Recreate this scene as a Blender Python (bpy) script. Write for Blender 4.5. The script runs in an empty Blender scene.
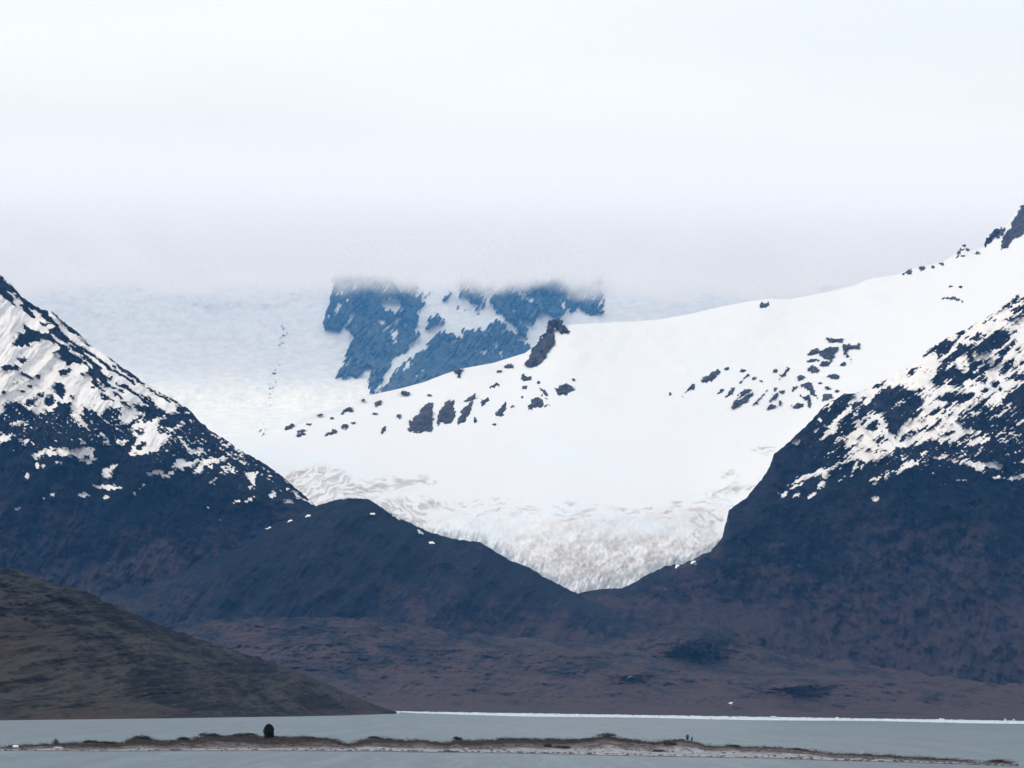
import bpy, math, random
import numpy as np
from mathutils import Matrix

random.seed(7)
RNG = np.random.default_rng(11)
R = math.radians
C = bpy.context.scene.collection

# ------------------------------------------------------------------ camera
W, H, F = 1024.0, 768.0, 2904.0
CAM = np.array([0.0, 0.0, 12.0])
PITCH = math.atan(324.0 / F)
ROLL = R(0.86)
_fwd = np.array([0, math.cos(PITCH), math.sin(PITCH)])
_up0 = np.array([0, -math.sin(PITCH), math.cos(PITCH)])
_rt0 = np.array([1.0, 0, 0])
# horizon falls to the right: the camera leans to the left
RT = _rt0 * math.cos(ROLL) + _up0 * math.sin(ROLL)
UP = _up0 * math.cos(ROLL) - _rt0 * math.sin(ROLL)


def chart(px, py, D):
    """surveyed sight line (px, py) followed out to the distance D (metres north of the camera)."""
    px = np.asarray(px, float); py = np.asarray(py, float)
    a = (px - W / 2) / F; b = (H / 2 - py) / F
    d = _fwd + a[..., None] * RT + b[..., None] * UP
    return CAM + d * (np.asarray(D, float) / d[..., 1])[..., None]


def shore_D(px, py):
    px = np.asarray(px, float); py = np.asarray(py, float)
    a = (px - W / 2) / F; b = (H / 2 - py) / F
    d = _fwd + a[..., None] * RT + b[..., None] * UP
    return -CAM[2] / d[..., 2] * d[..., 1]


cd = bpy.data.cameras.new('camera')
cam = bpy.data.objects.new('camera', cd); C.objects.link(cam)
cd.sensor_width = 36; cd.lens = 36 * F / W
cd.clip_start = 1; cd.clip_end = 120000
m3 = Matrix((tuple(RT), tuple(UP), tuple(-_fwd))).transposed()
cam.matrix_world = Matrix.Translation(CAM) @ m3.to_4x4()
bpy.context.scene.camera = cam

# ------------------------------------------------------------------ noise
_perm = np.random.default_rng(3).permutation(256).astype(np.int64)
_perm = np.concatenate([_perm, _perm, _perm])
_g = np.random.default_rng(5).normal(size=(256, 3)); _g /= np.linalg.norm(_g, axis=1)[:, None]


def perlin(x, y, z=0.0):
    x, y, z = np.broadcast_arrays(np.asarray(x, float), np.asarray(y, float), np.asarray(z, float))
    xi = np.floor(x).astype(np.int64); yi = np.floor(y).astype(np.int64); zi = np.floor(z).astype(np.int64)
    xf = x - xi; yf = y - yi; zf = z - zi
    f = lambda t: t * t * t * (t * (t * 6 - 15) + 10)
    u, v, w = f(xf), f(yf), f(zf)
    out = 0
    for dx in (0, 1):
        for dy in (0, 1):
            for dz in (0, 1):
                h = _perm[(_perm[(_perm[(xi + dx) & 255] + yi + dy) & 255] + zi + dz) & 255]
                g = _g[h]
                d = g[..., 0] * (xf - dx) + g[..., 1] * (yf - dy) + g[..., 2] * (zf - dz)
                out = out + d * (u if dx else 1 - u) * (v if dy else 1 - v) * (w if dz else 1 - w)
    return out * 1.6


def fbm(x, y, z=0.0, o=5, lac=2.03, gain=0.5):
    s = 0; a = 1.0; t = 0
    for i in range(o):
        s = s + a * perlin(x + 17.3 * i, y - 9.1 * i, z + 3.7 * i); t += a
        x = x * lac; y = y * lac; z = z * lac; a *= gain
    return s / t


def ridged(x, y, z=0.0, o=5, lac=2.07, gain=0.55):
    s = 0; a = 1.0; t = 0
    for i in range(o):
        s = s + a * (1 - 2 * np.abs(perlin(x + 7.7 * i, y + 5.1 * i, z))); t += a
        x = x * lac; y = y * lac; z = z * lac; a *= gain
    return s / t


# ------------------------------------------------------------------ polygons on the chart
def sdf(poly, X, Y):
    """signed distance, positive inside"""
    p = np.array(poly, float); q = np.roll(p, -1, 0)
    d2 = np.full(X.shape, 1e9); ins = np.zeros(X.shape, bool)
    for (ax, ay), (bx, by) in zip(p, q):
        ex, ey = bx - ax, by - ay
        wx, wy = X - ax, Y - ay
        t = np.clip((wx * ex + wy * ey) / (ex * ex + ey * ey + 1e-9), 0, 1)
        d2 = np.minimum(d2, (wx - t * ex) ** 2 + (wy - t * ey) ** 2)
        c = ((ay > Y) != (by > Y))
        if ey != 0:
            ins ^= c & (X < ex * (Y - ay) / ey + ax)
    d = np.sqrt(d2)
    return np.where(ins, d, -d)


def ell(cx, cy, rx, ry, rot=0.0, n=10):
    r = R(rot)
    return [(cx + rx * math.cos(t) * math.cos(r) - ry * math.sin(t) * math.sin(r),
             cy + rx * math.cos(t) * math.sin(r) + ry * math.sin(t) * math.cos(r))
            for t in [2 * math.pi * i / n for i in range(n)]]


def line(w, *pts):
    """thin streak of half width w along a polyline"""
    up, dn = [], []
    for i, (x, y) in enumerate(pts):
        a = pts[max(i - 1, 0)]; b = pts[min(i + 1, len(pts) - 1)]
        dx, dy = b[0] - a[0], b[1] - a[1]; l = math.hypot(dx, dy) + 1e-9
        k = w * (0.4 if i in (0, len(pts) - 1) else 1.0)
        up.append((x - dy / l * k, y + dx / l * k)); dn.append((x + dy / l * k, y - dx / l * k))
    return up + dn[::-1]


def paint(X, Y, base, ops, wx, wy, lim=6.0):
    """base field, then polygons in order: '+' snow, '-' rock"""
    Fd = np.array(base, float)
    Xw = X + wx; Yw = Y + wy
    for sign, poly in ops:
        p = np.array(poly)
        m = (Xw > p[:, 0].min() - lim) & (Xw < p[:, 0].max() + lim) & (Yw > p[:, 1].min() - lim) & (Yw < p[:, 1].max() + lim)
        if not m.any(): continue
        d = np.clip(sdf(poly, Xw[m], Yw[m]), -lim, lim)
        f = Fd[m]
        Fd[m] = np.maximum(f, d) if sign == '+' else np.minimum(f, -d)
    return np.clip(Fd, -lim, lim)


# ------------------------------------------------------------------ materials
def nt(mat):
    mat.use_nodes = True
    t = mat.node_tree; t.nodes.clear()
    return t


class G:
    """small node-graph builder"""
    def __init__(s, name):
        s.m = bpy.data.materials.new(name); s.t = nt(s.m); s.out = s.n('ShaderNodeOutputMaterial')
        s.tc = None

    def n(s, k, **kw):
        o = s.t.nodes.new(k)
        for a, b in kw.items(): setattr(o, a, b)
        return o

    def l(s, a, b): s.t.links.new(a, b)

    def inp(s, node, key, v):
        if isinstance(v, (int, float, tuple, list)): node.inputs[key].default_value = v if not isinstance(v, (tuple, list)) else (tuple(v) + (1,) if len(v) == 3 and node.inputs[key].type == 'RGBA' else tuple(v))
        else: s.l(v, node.inputs[key])

    def pos(s, scale=(1, 1, 1), rot=(0, 0, 0)):
        g = s.n('ShaderNodeNewGeometry'); mp = s.n('ShaderNodeMapping')
        mp.inputs['Scale'].default_value = scale; mp.inputs['Rotation'].default_value = rot
        s.l(g.outputs['Position'], mp.inputs['Vector'])
        return mp.outputs['Vector']

    def pos2(s, rot_y, scale):
        v = s.pos((1, 1, 1), (0, R(rot_y), 0)); mp = s.n('ShaderNodeMapping')
        mp.inputs['Scale'].default_value = scale; s.l(v, mp.inputs['Vector'])
        return mp.outputs['Vector']

    def noise(s, vec, scale=1.0, detail=5, rough=.55, dist=0.0):
        o = s.n('ShaderNodeTexNoise'); s.l(vec, o.inputs['Vector'])
        o.inputs['Scale'].default_value = scale; o.inputs['Detail'].default_value = detail
        o.inputs['Roughness'].default_value = rough; o.inputs['Distortion'].default_value = dist
        return o.outputs['Fac']

    def ma(s, op, a, b=0.0, c=0.0):
        o = s.n('ShaderNodeMath', operation=op)
        s.inp(o, 0, a); s.inp(o, 1, b)
        if len(o.inputs) > 2: s.inp(o, 2, c)
        return o.outputs[0]

    def rng(s, v, a, b, c=0.0, d=1.0, smooth=True):
        o = s.n('ShaderNodeMapRange'); o.interpolation_type = 'SMOOTHSTEP' if smooth else 'LINEAR'
        s.inp(o, 0, v); s.inp(o, 1, a); s.inp(o, 2, b); s.inp(o, 3, c); s.inp(o, 4, d)
        return o.outputs[0]

    def mix(s, f, a, b):
        o = s.n('ShaderNodeMix', data_type='RGBA')
        s.inp(o, 0, f); s.inp(o, 6, a); s.inp(o, 7, b)
        return o.outputs[2]

    def attr(s, name):
        return s.n('ShaderNodeAttribute', attribute_name=name).outputs['Fac']

    def bsdf(s, col, rough=.9, spec=.1, bump=None, bstr=.5, bdist=1.0):
        b = s.n('ShaderNodeBsdfPrincipled')
        s.inp(b, 'Base Color', col); s.inp(b, 'Roughness', rough); s.inp(b, 'Specular IOR Level', spec)
        if bump is not None:
            bp = s.n('ShaderNodeBump'); bp.inputs['Strength'].default_value = bstr; bp.inputs['Distance'].default_value = bdist
            s.l(bump, bp.inputs['Height']); s.l(bp.outputs[0], b.inputs['Normal'])
        s.l(b.outputs[0], s.out.inputs[0])
        return s.m


def mountain_mat(name, dark, brown, snowc, pale=None, nscale=1 / 160.0, brown_amt=.5, snow_noise=1.0, zb=(0, 400), bump=6.0):
    g = G(name)
    p = g.pos((1, .6, 1.0))
    big = g.noise(p, nscale, 6, .6, .6)
    mid = g.noise(p, nscale * 5, 5, .65)
    fine = g.noise(p, nscale * 22, 4, .7)
    f = g.ma('ADD', g.ma('MULTIPLY', big, .55), g.ma('ADD', g.ma('MULTIPLY', mid, .3), g.ma('MULTIPLY', fine, .25)))
    sep = g.n('ShaderNodeSeparateXYZ'); gg = g.n('ShaderNodeNewGeometry'); g.l(gg.outputs['Position'], sep.inputs[0])
    low = g.rng(sep.outputs['Z'], zb[0], zb[1], 1.0, 0.0)
    patch = g.noise(g.pos((1, .5, 1.3)), 1 / 48.0, 6, .72, .5)
    thr = g.ma('ADD', f, g.ma('MULTIPLY', g.ma('SUBTRACT', low, .5), .22))
    thr = g.ma('ADD', thr, g.ma('MULTIPLY', g.ma('SUBTRACT', patch, .5), .55))
    bm = g.ma('MULTIPLY', g.rng(thr, .47, .66), brown_amt)
    col = g.mix(bm, dark, brown)
    if pale is not None:
        col = g.mix(g.ma('MULTIPLY', g.rng(g.noise(g.pos((1.5, .5, .7), (0, R(-28), 0)), nscale * 9, 6, .75), .52 if 'wall' in name else .57, .70), .8 if 'wall' in name else .5), col, pale)
    s = g.ma('ADD', g.attr('snow'), g.ma('MULTIPLY', g.ma('SUBTRACT', g.noise(g.pos(), 1 / 16.0, 3, .6), .5), snow_noise))
    sm = g.rng(s, -.22, .22)
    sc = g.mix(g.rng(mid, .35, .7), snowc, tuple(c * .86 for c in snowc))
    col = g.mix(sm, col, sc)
    return g.bsdf(col, .9, .08, g.ma('ADD', mid, g.ma('MULTIPLY', fine, .4)), .8, bump)


# ------------------------------------------------------------------ mesh
def tag(o, label=None, cat=None, group=None, kind=None):
    if label: o['label'] = label
    if cat: o['category'] = cat
    if group: o['group'] = group
    if kind: o['kind'] = kind
    return o


def mesh_np(name, V, Q, mat, attrs=None, smooth=True, parent=None):
    me = bpy.data.meshes.new(name)
    V = np.asarray(V, np.float32).reshape(-1, 3); Q = np.asarray(Q, np.int32)
    k = Q.shape[1]
    me.vertices.add(len(V)); me.vertices.foreach_set('co', V.ravel())
    me.loops.add(Q.size); me.loops.foreach_set('vertex_index', Q.ravel())
    me.polygons.add(len(Q)); me.polygons.foreach_set('loop_start', np.arange(0, Q.size, k, dtype=np.int32))
    try: me.polygons.foreach_set('loop_total', np.full(len(Q), k, np.int32))
    except Exception: pass
    me.update(calc_edges=True); me.validate()
    if smooth: me.shade_smooth()
    for a, v in (attrs or {}).items():
        at = me.attributes.new(a, 'FLOAT', 'POINT'); at.data.foreach_set('value', np.asarray(v, np.float32).ravel())
    if mat: me.materials.append(mat)
    o = bpy.data.objects.new(name, me); C.objects.link(o)
    if parent: o.parent = parent
    return o


def grid_quads(nr, nc):
    i = np.arange(nr * nc).reshape(nr, nc)
    return np.stack([i[:-1, :-1], i[:-1, 1:], i[1:, 1:], i[1:, :-1]], -1).reshape(-1, 4)


def interp(pts, x):
    if isinstance(pts, (int, float)): return np.full_like(x, float(pts))
    p = np.array(pts, float)
    return np.interp(x, p[:, 0], p[:, 1])


def build_layer(x0, x1, step, contours, rows, smooth_rows=8, xsm=0):
    """contours near -> far: (y polyline, D polyline | 'shore'). returns px X, Y, D arrays"""
    xs = np.arange(x0, x1 + step * .5, step)
    cy, cD = [], []
    for yp, Dp in contours:
        y = interp(yp, xs)
        if xsm and len(cy) < len(contours) - 1:
            kk = int(xsm * .5 / step); kr = np.hanning(2 * kk + 3)[1:-1]; kr /= kr.sum()
            y = np.convolve(np.pad(y, kk, mode='reflect', reflect_type='odd'), kr, 'valid')
        cy.append(y)
        cD.append(shore_D(xs, y) if isinstance(Dp, str) else interp(Dp, xs))
    Y, Dd = [], []
    for k, n in enumerate(rows):
        t = (np.arange(n) / n)[:, None]
        Y.append(cy[k] * (1 - t) + cy[k + 1] * t); Dd.append(cD[k] * (1 - t) + cD[k + 1] * t)
    Y.append(cy[-1][None]); Dd.append(cD[-1][None])
    Y = np.concatenate(Y); Dd = np.concatenate(Dd)
    if smooth_rows:
        k = smooth_rows; ker = np.hanning(2 * k + 3)[1:-1]; ker /= ker.sum()
        for A in (Dd, Y):
            pad = np.concatenate([2 * A[:1] - A[k:0:-1], A, 2 * A[-1:] - A[-2:-k - 2:-1]])
            B = sum(ker[i] * pad[i:i + len(A)] for i in range(len(ker)))
            A[:] = B
    if xsm:
        k = int(xsm / step); ker = np.hanning(2 * k + 3)[1:-1]; ker /= ker.sum()
        pad = np.pad(Dd, ((0, 0), (k, k)), mode='reflect', reflect_type='odd')
        cs = np.stack([np.convolve(row, ker, 'valid') for row in pad]); Dd = cs
    X = np.broadcast_to(xs, Y.shape).copy()
    return X, Y, Dd


def add_back(P, dist, n=8, zend=-30.0):
    """the far side of the ridge, falling away behind it"""
    top = P[-1]; rows = []
    for i in range(1, n + 1):
        t = i / n
        q = top.copy(); q[:, 1] += dist * t
        q[:, 2] = top[:, 2] * (1 - t ** 1.2) + zend * t ** 1.2
        q[:, 0] += top[:, 0] / top[:, 1] * dist * t
        rows.append(q)
    return np.concatenate([P, np.array(rows)])


def terrain(name, X, Y, Dd, mat, back, attrs=None, label=None, cat=None, zend=-30.0):
    P = chart(X, Y, Dd)
    P2 = add_back(P, back, 8, zend)
    n = len(P2) - len(P)
    at = {}
    for a, v in (attrs or {}).items():
        at[a] = np.concatenate([v, np.repeat(v[-1:], n, 0)])
    o = mesh_np(name, P2, grid_quads(*P2.shape[:2]), mat, at)
    tag(o, label, cat, kind='structure')
    return o


# ================================================================== SNOW MAPS
LM = [  # left mountain
 ('+', [(-220,160),(0,272),(21,294),(53,311),(84,336),(109,355),(141,379),(158,391),(172,399),(178,412),(170,414),(159,421),(157,426),(159,433),(169,436),(166,441),(158,450),(150,452),(140,455),(130,457),(130,452),(137,437),(130,431),(133,425),(145,414),(136,418),(131,423),(122,426),(118,424),(120,413),(123,406),(106,409),(100,416),(96,411),(89,410),(83,405),(83,418),(89,430),(81,424),(75,418),(70,407),(59,402),(52,410),(36,415),(20,404),(5,402),(5,410),(0,413),(-220,420)]),
 ('-', [(-60,235),(0,275),(6,281),(30,298),(47,310),(52,318),(58,325),(70,340),(75,345),(66,341),(58,333),(50,324),(40,314),(25,304),(12,292),(8,291),(12,297),(16,304),(15,305),(8,302),(0,295),(-60,255)]),
 ('-', [(21,305),(28,306),(35,316),(33,317),(24,311)]),
 ('-', line(1.0, (35,315),(44,322),(52,328))),
 ('-', [(40,321),(48,321),(52,326),(44,325)]),
 ('-', [(13,346),(16,338),(24,333),(24,327),(34,330),(42,335),(48,333),(50,327),(56,325),(66,335),(70,343),(75,347),(82,352),(90,360),(98,366),(103,374),(112,378),(112,381),(106,380),(113,387),(105,387),(98,379),(95,380),(103,390),(93,388),(90,380),(88,375),(80,372),(88,371),(86,366),(80,362),(75,362),(70,366),(62,360),(60,354),(54,352),(60,348),(52,342),(43,339),(40,340),(30,343),(22,346)]),
 ('+', [(51,335),(57,338),(67,345),(60,344)]),
 ('+', line(1.3, (67,348),(78,355),(92,367))),
 ('-', [(52,312),(60,318),(72,327),(80,333),(86,342),(92,347),(86,344),(76,335),(66,327),(57,318)]),
 ('-', line(1.5, (75,345),(88,353),(102,362),(116,369))),
 ('-', line(2.0, (106,354),(118,365),(130,374),(139,381))),
 ('-', line(1.7, (108,368),(120,374),(134,384))),
 ('-', line(1.9, (116,384),(126,386),(140,396))),
 ('-', [(2,367),(8,364),(13,366),(16,364),(20,366),(15,370),(5,370)]),
 ('-', ell(23,360.5,3.5,2.4)), ('-', [(59,371),(62,369),(70,369),(72,370),(66,372),(61,375)]),
 ('-', [(18,373),(21,371),(33,377),(30,380),(22,377)]), ('-', ell(39.5,376,2.6,1.8)),
 ('-', [(54,390),(56,383),(60,381),(64,384),(67,390),(63,400),(60,396)]), ('-', ell(29,387,3,2)),
 ('-', ell(17,382,2,1.2)), ('-', ell(23,392,2.5,1.3)), ('-', ell(40,395,2.6,1.6)), ('-', ell(4,392,3,1.3)), ('-', ell(72,397,2,1.5)),
 ('-', ell(68,405,3,3)), ('-', ell(14,406,9,5)), ('-', ell(31,403,5,4)), ('-', ell(50,401,4,5,40)),
 ('-', [(99,394),(110,398),(126,402),(130,406),(122,404),(112,401),(104,399)]),
 ('-', [(137,393),(150,400),(158,408),(150,408),(142,400)]),
 ('-', [(130,404),(140,405),(154,406),(166,412),(163,417),(150,421),(143,422),(146,415),(137,409)]),
 ('-', line(1.3, (98,383),(110,386),(124,391))), ('-', line(1.5, (140,381),(152,390),(164,398),(172,402))),
 ('-', ell(141,430.6,5,2.4)), ('-', [(136,452),(137.5,444.7),(145,443),(140.6,451)]), ('-', ell(118,396,5,1.2,20)),
 ('+', [(166,428),(180,425),(180,418),(184,422),(182,429),(170,431)]),
 ('+', [(179.5,441.5),(184,442.4),(192.7,449.4),(203,448.5),(201.5,453.8),(187.5,454),(190,451)]),
 ('+', [(172.5,467),(175,461),(182,457),(187.5,461),(198,460),(208.5,457),(231.4,458),(228,461),(214,461.7),(205,466),(201.5,471.4),(193.6,475),(194.5,469.6),(200,464),(189,467),(178.7,468)]),
 ('+', ell(211,466.5,3,2,-30)), ('+', [(219,466),(226,465),(233,471.4),(226,473),(224,469)]), ('+', [(208,481.5),(216.5,479),(214,483.7)]),
 ('+', [(244.6,472),(252.5,473),(253,478),(255,485.4),(249,487),(250.7,482)]), ('+', [(267,498),(273.6,490.7),(277,493),(272,497)]),
 ('+', ell(288,501,4,2,10)), ('+', ell(249,500.5,4,1.3,-15)), ('+', ell(207.7,508,2,1)), ('+', ell(236,501,3,1)),
 ('+', line(2, (148,474),(155,472),(163,471))), ('+', line(2, (163,476.7),(168,474),(173,471))),
 ('+', line(1.8, (228,453),(237,453.5),(244,457))), ('+', line(1.4, (235,459),(245,463))), ('+', line(1.2, (211,431),(219,438))),
 ('+', ell(226,445,4,1.3,15)), ('+', line(1.3, (173,398),(178,403),(183,407))), ('+', ell(187,412,3,1.3,20)), ('+', ell(192,421,1.6,1)),
 ('+', line(1.5, (288,488),(295,493),(301,499))), ('+', line(1.5, (302,499),(308,501),(313,504))), ('+', ell(256,474,3,1.2,-40)),
 ('+', [(30,455),(38,452),(48,448),(60,448),(75,449),(85,445),(95,448),(94,458),(98,459),(88,463),(80,461),(77,456),(60,456),(45,457),(35,459)]),
 ('-', ell(56,450.5,4,1)), ('-', ell(87,457,3,1.2)),
 ('+', [(-60,440),(0,437),(8,434),(15,435),(6,440),(0,443),(-60,446)]), ('+', [(10,425),(18,422),(31,421),(28,424),(15,427)]),
 ('+', [(17,440),(28,441),(26,444),(18,443)]), ('+', [(100,472),(112,466),(118,464),(113,470),(110,478),(104,479)]),
 ('+', line(1.6, (92,486),(108,487),(121,488))), ('+', line(1.4, (112,484),(121,487))), ('+', [(77,495),(84,492),(89,495),(84,497)]), ('+', ell(106,497,2.2,1.4)),
 ('+', line(1.1, (44,498),(55,493))), ('+', ell(27,477,2,3)), ('+', ell(18,508,3,1,-20)),
 ('+', line(1.3, (95,435),(102,434),(107,437))), ('+', ell(106,443,3,1.4,-15)), ('+', [(115,437),(121,440),(127,440),(124,444),(117,442)]),
 ('+', line(1.0, (134,493),(143,485))), ('+', ell(83,443,2.5,2.5)), ('+', ell(43,466,1.3,1.3)), ('+', ell(37,466,1.3,1.8)), ('+', ell(61,463,5,1)),
]
RM = [  # right mountain
 ('+', [(846,395),(857,391),(872,385),(888,375),(912,363),(928,348),(947,336),(971,324),(995,310),(1024,289),(1220,190),(1220,330),(1024,385),(1012,391),(1009,400),(1004,403),(988,406),(978,405),(972,408),(956,421),(962,427),(978,431),(978,433),(964,435),(959,442),(950,442),(932,440),(908,446),(897,447),(892,454),(876,461),(860,460),(852,462),(845,458),(853,446),(847,449),(844,441),(852,433),(857,421),(863,414),(866,404),(862,399)]),
 ('-', [(870,404),(874,395),(884,390),(894,386.5),(905,386),(913,390),(917,396),(924,403),(925,412),(910,420),(900,428),(896,438),(889,432),(886,420),(880,412),(872,412),(862,424),(856,418),(862,408)]),
 ('-', [(866,426),(876,420),(880,428),(872,434)]), ('-', [(874,440),(884,434),(888,440),(878,446)]),
 ('-', [(920,360),(927,349),(937,347),(945,340),(956,338.5),(951,349),(948,353.7),(941.7,352),(938.5,358.5),(935,353),(929,355)]),
 ('-', [(937,369),(941.7,361.7),(949.7,352),(959,344),(970.5,345.7),(978.5,342.5),(988,334.5),(996,329.6),(1010.5,330.4),(1009.7,339),(1001,349),(988,352),(975,353.7),(970.5,363),(981.7,358.5),(988,358.5),(989.7,369.7),(977,380),(967,379),(965,374.5),(964,382.5),(949.7,387),(937,386.5),(932,381),(937,373),(949.7,366.5),(954,361)]),
 ('+', [(955,357),(967,357),(971,365),(964,374),(957,368)]), ('+', line(1.2,(975,374),(982,364),(988,358))),('+', line(1.0,(950,352),(955,345),(960,340))),
 ('-', [(967,338.5),(978.5,333),(985,334.5),(977,341)]), ('-', [(993,366.5),(994.5,358.5),(1002.5,352),(1006,351),(1001,361.7)]),
 ('-', [(1001,371),(1004,363),(1013.7,358.5),(1015,368),(1007,373.7)]), ('-', [(1003,379),(1015,374),(1030,370),(1034,384),(1020,381)]),
 ('-', [(991,382.5),(996,381),(1001.7,389),(994,388)]), ('-', [(980,391),(986.5,386.5),(989.7,390.5),(984,394)]),
 ('-', [(1001,395),(1020,388),(1030,384),(1120,370),(1120,420),(1000,404)]),
 ('-', [(940,398),(949.7,393),(962.5,394.5),(972,393.7),(974.5,398.5),(956,403),(944,402)]),
 ('-', ell(911,372.5,4,2.2,-30)), ('-', line(1.8, (874,390),(880,384),(887,377))), ('-', ell(962,387,4,2.4,-20)), ('-', ell(920,391,4,2,-20)),('-', ell(915,398,3,2,-20)),
 ('-', [(1009,309),(1013.7,307),(1030,305),(1030,311),(1013.7,313.6)]), ('-', line(1.3, (997,308.5),(1004,306),(1011,305))),
 ('-', line(1.9, (1006,319),(1015,317),(1030,315))), ('-', line(1.2, (1003,328),(1013,324),(1030,319))), ('-', [(1009,301),(1018.5,292),(1023,290.5),(1015,298)]),
 ('-', line(1.2, (994,320.5),(1004,318.5))), ('-', line(1.2, (955,334),(964,331),(972,327))), ('-', line(1.5, (1014,302),(1034,298))),
 ('-', ell(1020,350,3,2,-30)), ('-', ell(1015,343,3,1.6,-30)), ('-', ell(1022,362,3,2.5,-30)), ('-', ell(973,386,2.5,1.4,-20)), ('-', ell(984,380,3,1.2,-30)),
 ('-', ell(1060,330,26,8,-20)), ('-', ell(1100,290,20,6,-20)),
 ('-', ell(935,411,5,2.6,-30)), ('-', ell(948,413,5,2.2,-35)), ('-', ell(938,421,5,2.0,-35)), ('-', ell(952,405,7,1.6,-30)), ('-', ell(915,432,7,2.0,-35)), ('-', ell(928,428,7,1.4,-30)),
 ('-', ell(966,412,7,1.4,-35)), ('-', ell(983,401,5,1.8,-10)), ('-', ell(946,434,7,1.0,-15)), ('-', ell(904,437,4,2,-30)), ('-', ell(880,451,5,1.6,-20)), ('-', ell(868,450,4,1.5,-25)),
 ('-', line(2.6,(852,412),(858,404),(864,397))),
 ('+', [(819,441.7),(826.5,433),(829.7,428),(823,426.4),(828,425),(837.7,415),(849,404),(847,399),(853.7,397.6),(860,394.4),(862,399),(853.7,405.6),(845.7,417),(839,426.4),(833,434.5),(821.7,441.7)]),
 ('+', [(788,485.7),(796,479),(812,473),(828,467),(839,462.5),(863,452),(863,458.5),(844,464),(831,469.7),(828,476),(820,482.5),(821,476),(812,476),(799,481.7)]),
 ('+', line(2.0, (790,490),(797,486),(805.7,483))), ('+', [(778.5,493),(786.5,492),(787,497),(781.7,497.7)]), ('+', ell(811.5,495,4,1.5,-20)), ('+', line(2.2, (817,489),(822,485),(826,483))),
 ('+', ell(795,441.5,3.4,2)), ('+', ell(828,409,3.4,1.2)), ('+', ell(819,419.7,2.2,1.2)), ('+', ell(815,431,1,2)), ('+', line(2.0, (852,475),(856,468),(858,461))), ('+', line(1.5, (838,482),(846,475))),('+', ell(796,495,3,1,-20)),
 ('+', [(965.7,446.4),(969,441.6),(988,437),(990.5,438.4),(981.7,443),(972,448)]), ('+', line(1.8, (935,458),(943,456),(949,455))), ('+', ell(953,459.5,3,1.5)),
 ('+', [(957.7,461.7),(965.7,460),(985,463),(999,464),(1001.7,466.5),(997.7,469),(986.5,466.5),(983,473.7),(975,469),(962.5,464)]),
 ('+', [(1005,433),(1015,431),(1016,435),(1009,435.5)]), ('+', line(1.6, (1009,479),(1017,477),(1026,476))), ('+', [(892,472),(898.4,468),(908,462),(919,458.5),(918,462),(913,467),(900,470.5)]),
 ('+', line(1.6, (884,478.5),(887,476),(890,473))), ('+', line(1.4, (871,480),(876,479),(882,476))), ('+', ell(875,483,3,1.5)), ('+', ell(960,481,5,1,-10)), ('+', [(972,418),(974,414),(981,412),(980,416)]),
 ('+', ell(1021,420,3,1.2)), ('+', ell(933,473,2.5,1)), ('+', ell(876,499,3,2)), ('+', ell(1004,442,3,1)), ('+', ell(930,445,2,1,-40)), ('+', ell(1024,462,4,1.2)), ('+', ell(999,478,6,.8,5)), ('+', line(1.2,(860,470),(863,464))),
 ('+', [(664,552),(672,546),(690,541),(702,538),(714,528),(724,516),(727,520),(716,535),(707,543),(696,552),(684,556),(672,560)]),
 ('-', line(1.6,(685,552),(700,545),(718,524))),
 ('+', ell(685,557,2.4,1.6)), ('+', ell(692,562,2,1.2)), ('+', ell(678,566,1.2,.8)), ('+', ell(700,553,2,1.2)),
]
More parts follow.
